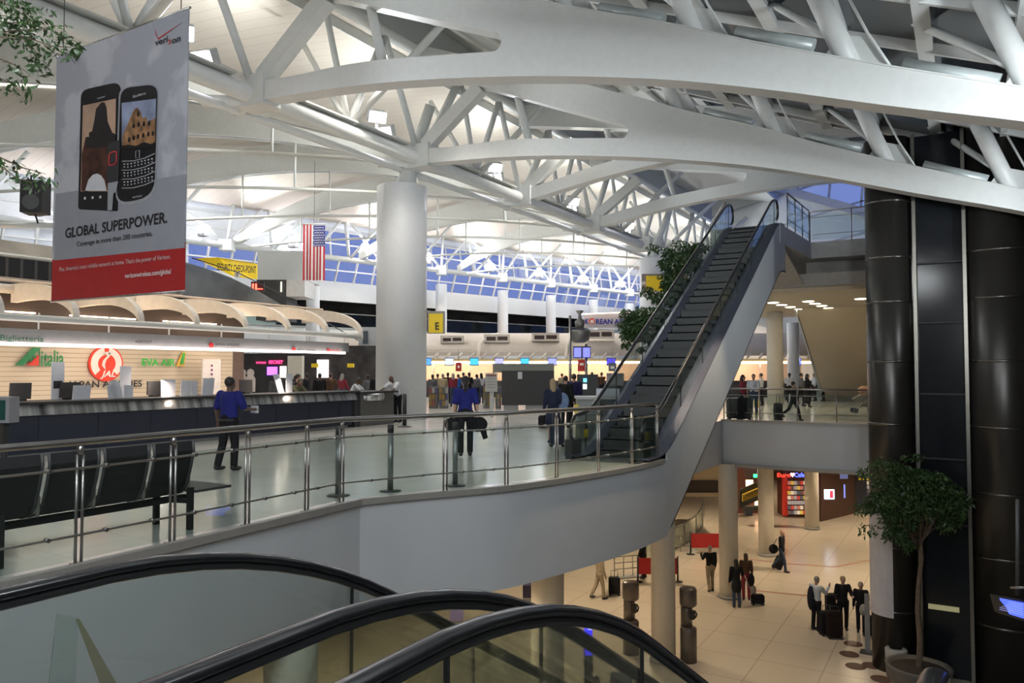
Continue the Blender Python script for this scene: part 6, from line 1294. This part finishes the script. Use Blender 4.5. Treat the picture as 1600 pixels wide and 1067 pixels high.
for mb_, nm, m in ((MB().tube([(-.28, 0, .95), (-.12, 0, .55), (.12, 0, .1)], .018, 6), 'frame', STEELD), (MB().ell((-.05, -.03, .80), (.12, .1, .24)), 'coat', BLK), (MB().ell((.02, -.03, .42), (.11, .1, .2)), 'bag_body', cloth('bag_pale', (.25, .22, .20)))): x = mb_.build(nm, m); x.parent = o
person(L_(1276, 985), rel(-60), 'person in a pale shirt, hand at the face, among the three travellers', 1.74, WHT, BLK, SKIN_L, HAIR_G, 'short', 'long', armR=(45, 2, 95), armL=(5, 8, 30), vox=.016, nod=.6)
o = thing('folded_jacket', 'dark jacket hanging behind the pale-shirted traveller', 'jacket', L_(1268, 985)+Vector((0, 0, 1.05)), rel(0)); q = MB(); q.ell((0, 0, 0), (.13, .10, .40), 12, 8); x = q.build('cloth', cloth('jacket_navy', (.02, .02, .03))); x.parent = o
person(L_(1318, 984), rel(170), 'person with short fair hair in black, middle of the three travellers', 1.74, BLK, BLK, SKIN_L, HAIR_BL, 'short', 'long', armL=(25, 14, 70), armR=(10, 14, 50), vox=.016, female=True)
person(L_(1346, 988), rel(150), 'person in black holding a white bag, right of the three travellers', 1.62, BLK, BLK, SKIN_L, HAIR_G, 'short', 'long', armL=(30, 15, 60), vox=.016, female=True)
bag('white_bag', L_(1350, 992)+Vector((0, 0, .78)), 'round white bag held by the right-hand traveller', cloth('bag_white', (.35, .33, .30)), (.13, .11, .20))
suitcase(L_(1292, 992), rel(10), 'tall black case at the left of the travellers\' luggage', BLK, .45, .70, .3, handle=.25)
suitcase(L_(1304, 997), rel(-5), 'very dark brown case in the middle of the travellers\' luggage', cloth('case_brown', (.02, .012, .01)), .45, .80, .32, handle=.2)
suitcase(L_(1303, 978), rel(0), 'black case with a bag on top between two travellers', BLK, .5, .98, .3, handle=.1)
suitcase(L_(1360, 995), rel(0), 'dark case behind the slim sign stand', BLK, .42, .6, .28, handle=.3)
person(L_(937, 936), rel(-70), 'person in beige trousers walking on the arrivals floor, upper body hidden by the slab', 1.76, TAN, TAN, SKIN_L, HAIR_G, 'short', 'long', stride=12, vox=.02)
suitcase(L_(960, 930), rel(0), 'plump black suitcase left of the telephone pillars', BLK, .42, .62, .3, handle=.3)
person(L_(1005, 903), rel(60), 'person in dark trousers beside the low trolley rail', 1.74, BLK, BLK, SKIN_L, HAIR_B, 'short', 'long', vox=.022)
for u, Yd, tp, s in ((930, 17.4, GRY, 'grey hood'), (968, 18.3, cloth('slate', (.08, .09, .10)), 'slate jacket'), (1000, 17.2, BLK, 'black jacket')):
    person(cw((u-800)/F_PX*Yd, Yd, ARR), rel(random.uniform(-50, 50)), 'person in a %s on the arrivals floor behind the foreground escalator glass' % s, 1.66, tp, BLK, SKIN_L, HAIR_B, 'short', 'long', vox=.02)

# ================================================================ small pieces hang under the part they belong to
SUB = {'glass_clamp': ('glass_panel',), 'glass_joint': ('glass_panel',), 'handrail_guide': ('handrail',), 'lens': ('housing',), 'ring_band': ('cylinder',), 'screen': ('screen_case', 'case', 'cabinet', 'frame'),
       'eyes': ('body',), 'mouth': ('body',), 'belt': ('trousers',), 'grille_slot': ('grille_box',), 'handset': ('telephone',), 'front_pocket': ('shell',), 'print': ('sheet',), 'stars': ('canton',), 'strap': ('bag_body',),
       'phone_screen': ('phone_back',), 'printed_tower': ('phone_back',), 'printed_tower_top': ('phone_back',), 'printed_arch': ('phone_back',), 'printed_arcade': ('phone_back',), 'printed_shadow': ('phone_back',), 'key_line': ('phone_back',), 'printed_key': ('phone_back',),
       'printed_button': ('phone_back',), 'trackpad_ring': ('phone_back',), 'red_ring': ('usb_stick',), 'uplight_base': ('uplight_housing',), 'bottom_flange': ('web_plate',), 'top_flange': ('box_beam',), 'panel_joint': ('front_panel',), 'text_line': ('board',), 'heading': ('board',), 'foot': ('pole', 'post'), 'belt_head': ('pole',)}
_ctr = {}
def ctr(o):
    if o.name not in _ctr:
        bb = [Vector(c) for c in o.bound_box]; _ctr[o.name] = world_m(o) @ (sum(bb, Vector())/8)
    return _ctr[o.name]
_kids = {}
for o in list(bpy.data.objects):
    if o.parent is not None and o.parent.parent is None: _kids.setdefault(o.parent.name, []).append(o)
for root, ks_ in _kids.items():
    by = {}
    for o in ks_: by.setdefault(o.name.split('.')[0], []).append(o)
    for nm, hosts in SUB.items():
        hs_ = [h for t in hosts for h in by.get(t, [])]
        if nm not in by or not hs_: continue
        for o in by[nm]:
            h = min(hs_, key=lambda x: (ctr(x)-ctr(o)).length); w = world_m(o); l = Matrix.LocRotScale(o.location, o.rotation_euler, o.scale)
            o.parent = h; o.matrix_parent_inverse = world_m(h).inverted() @ w @ l.inverted()
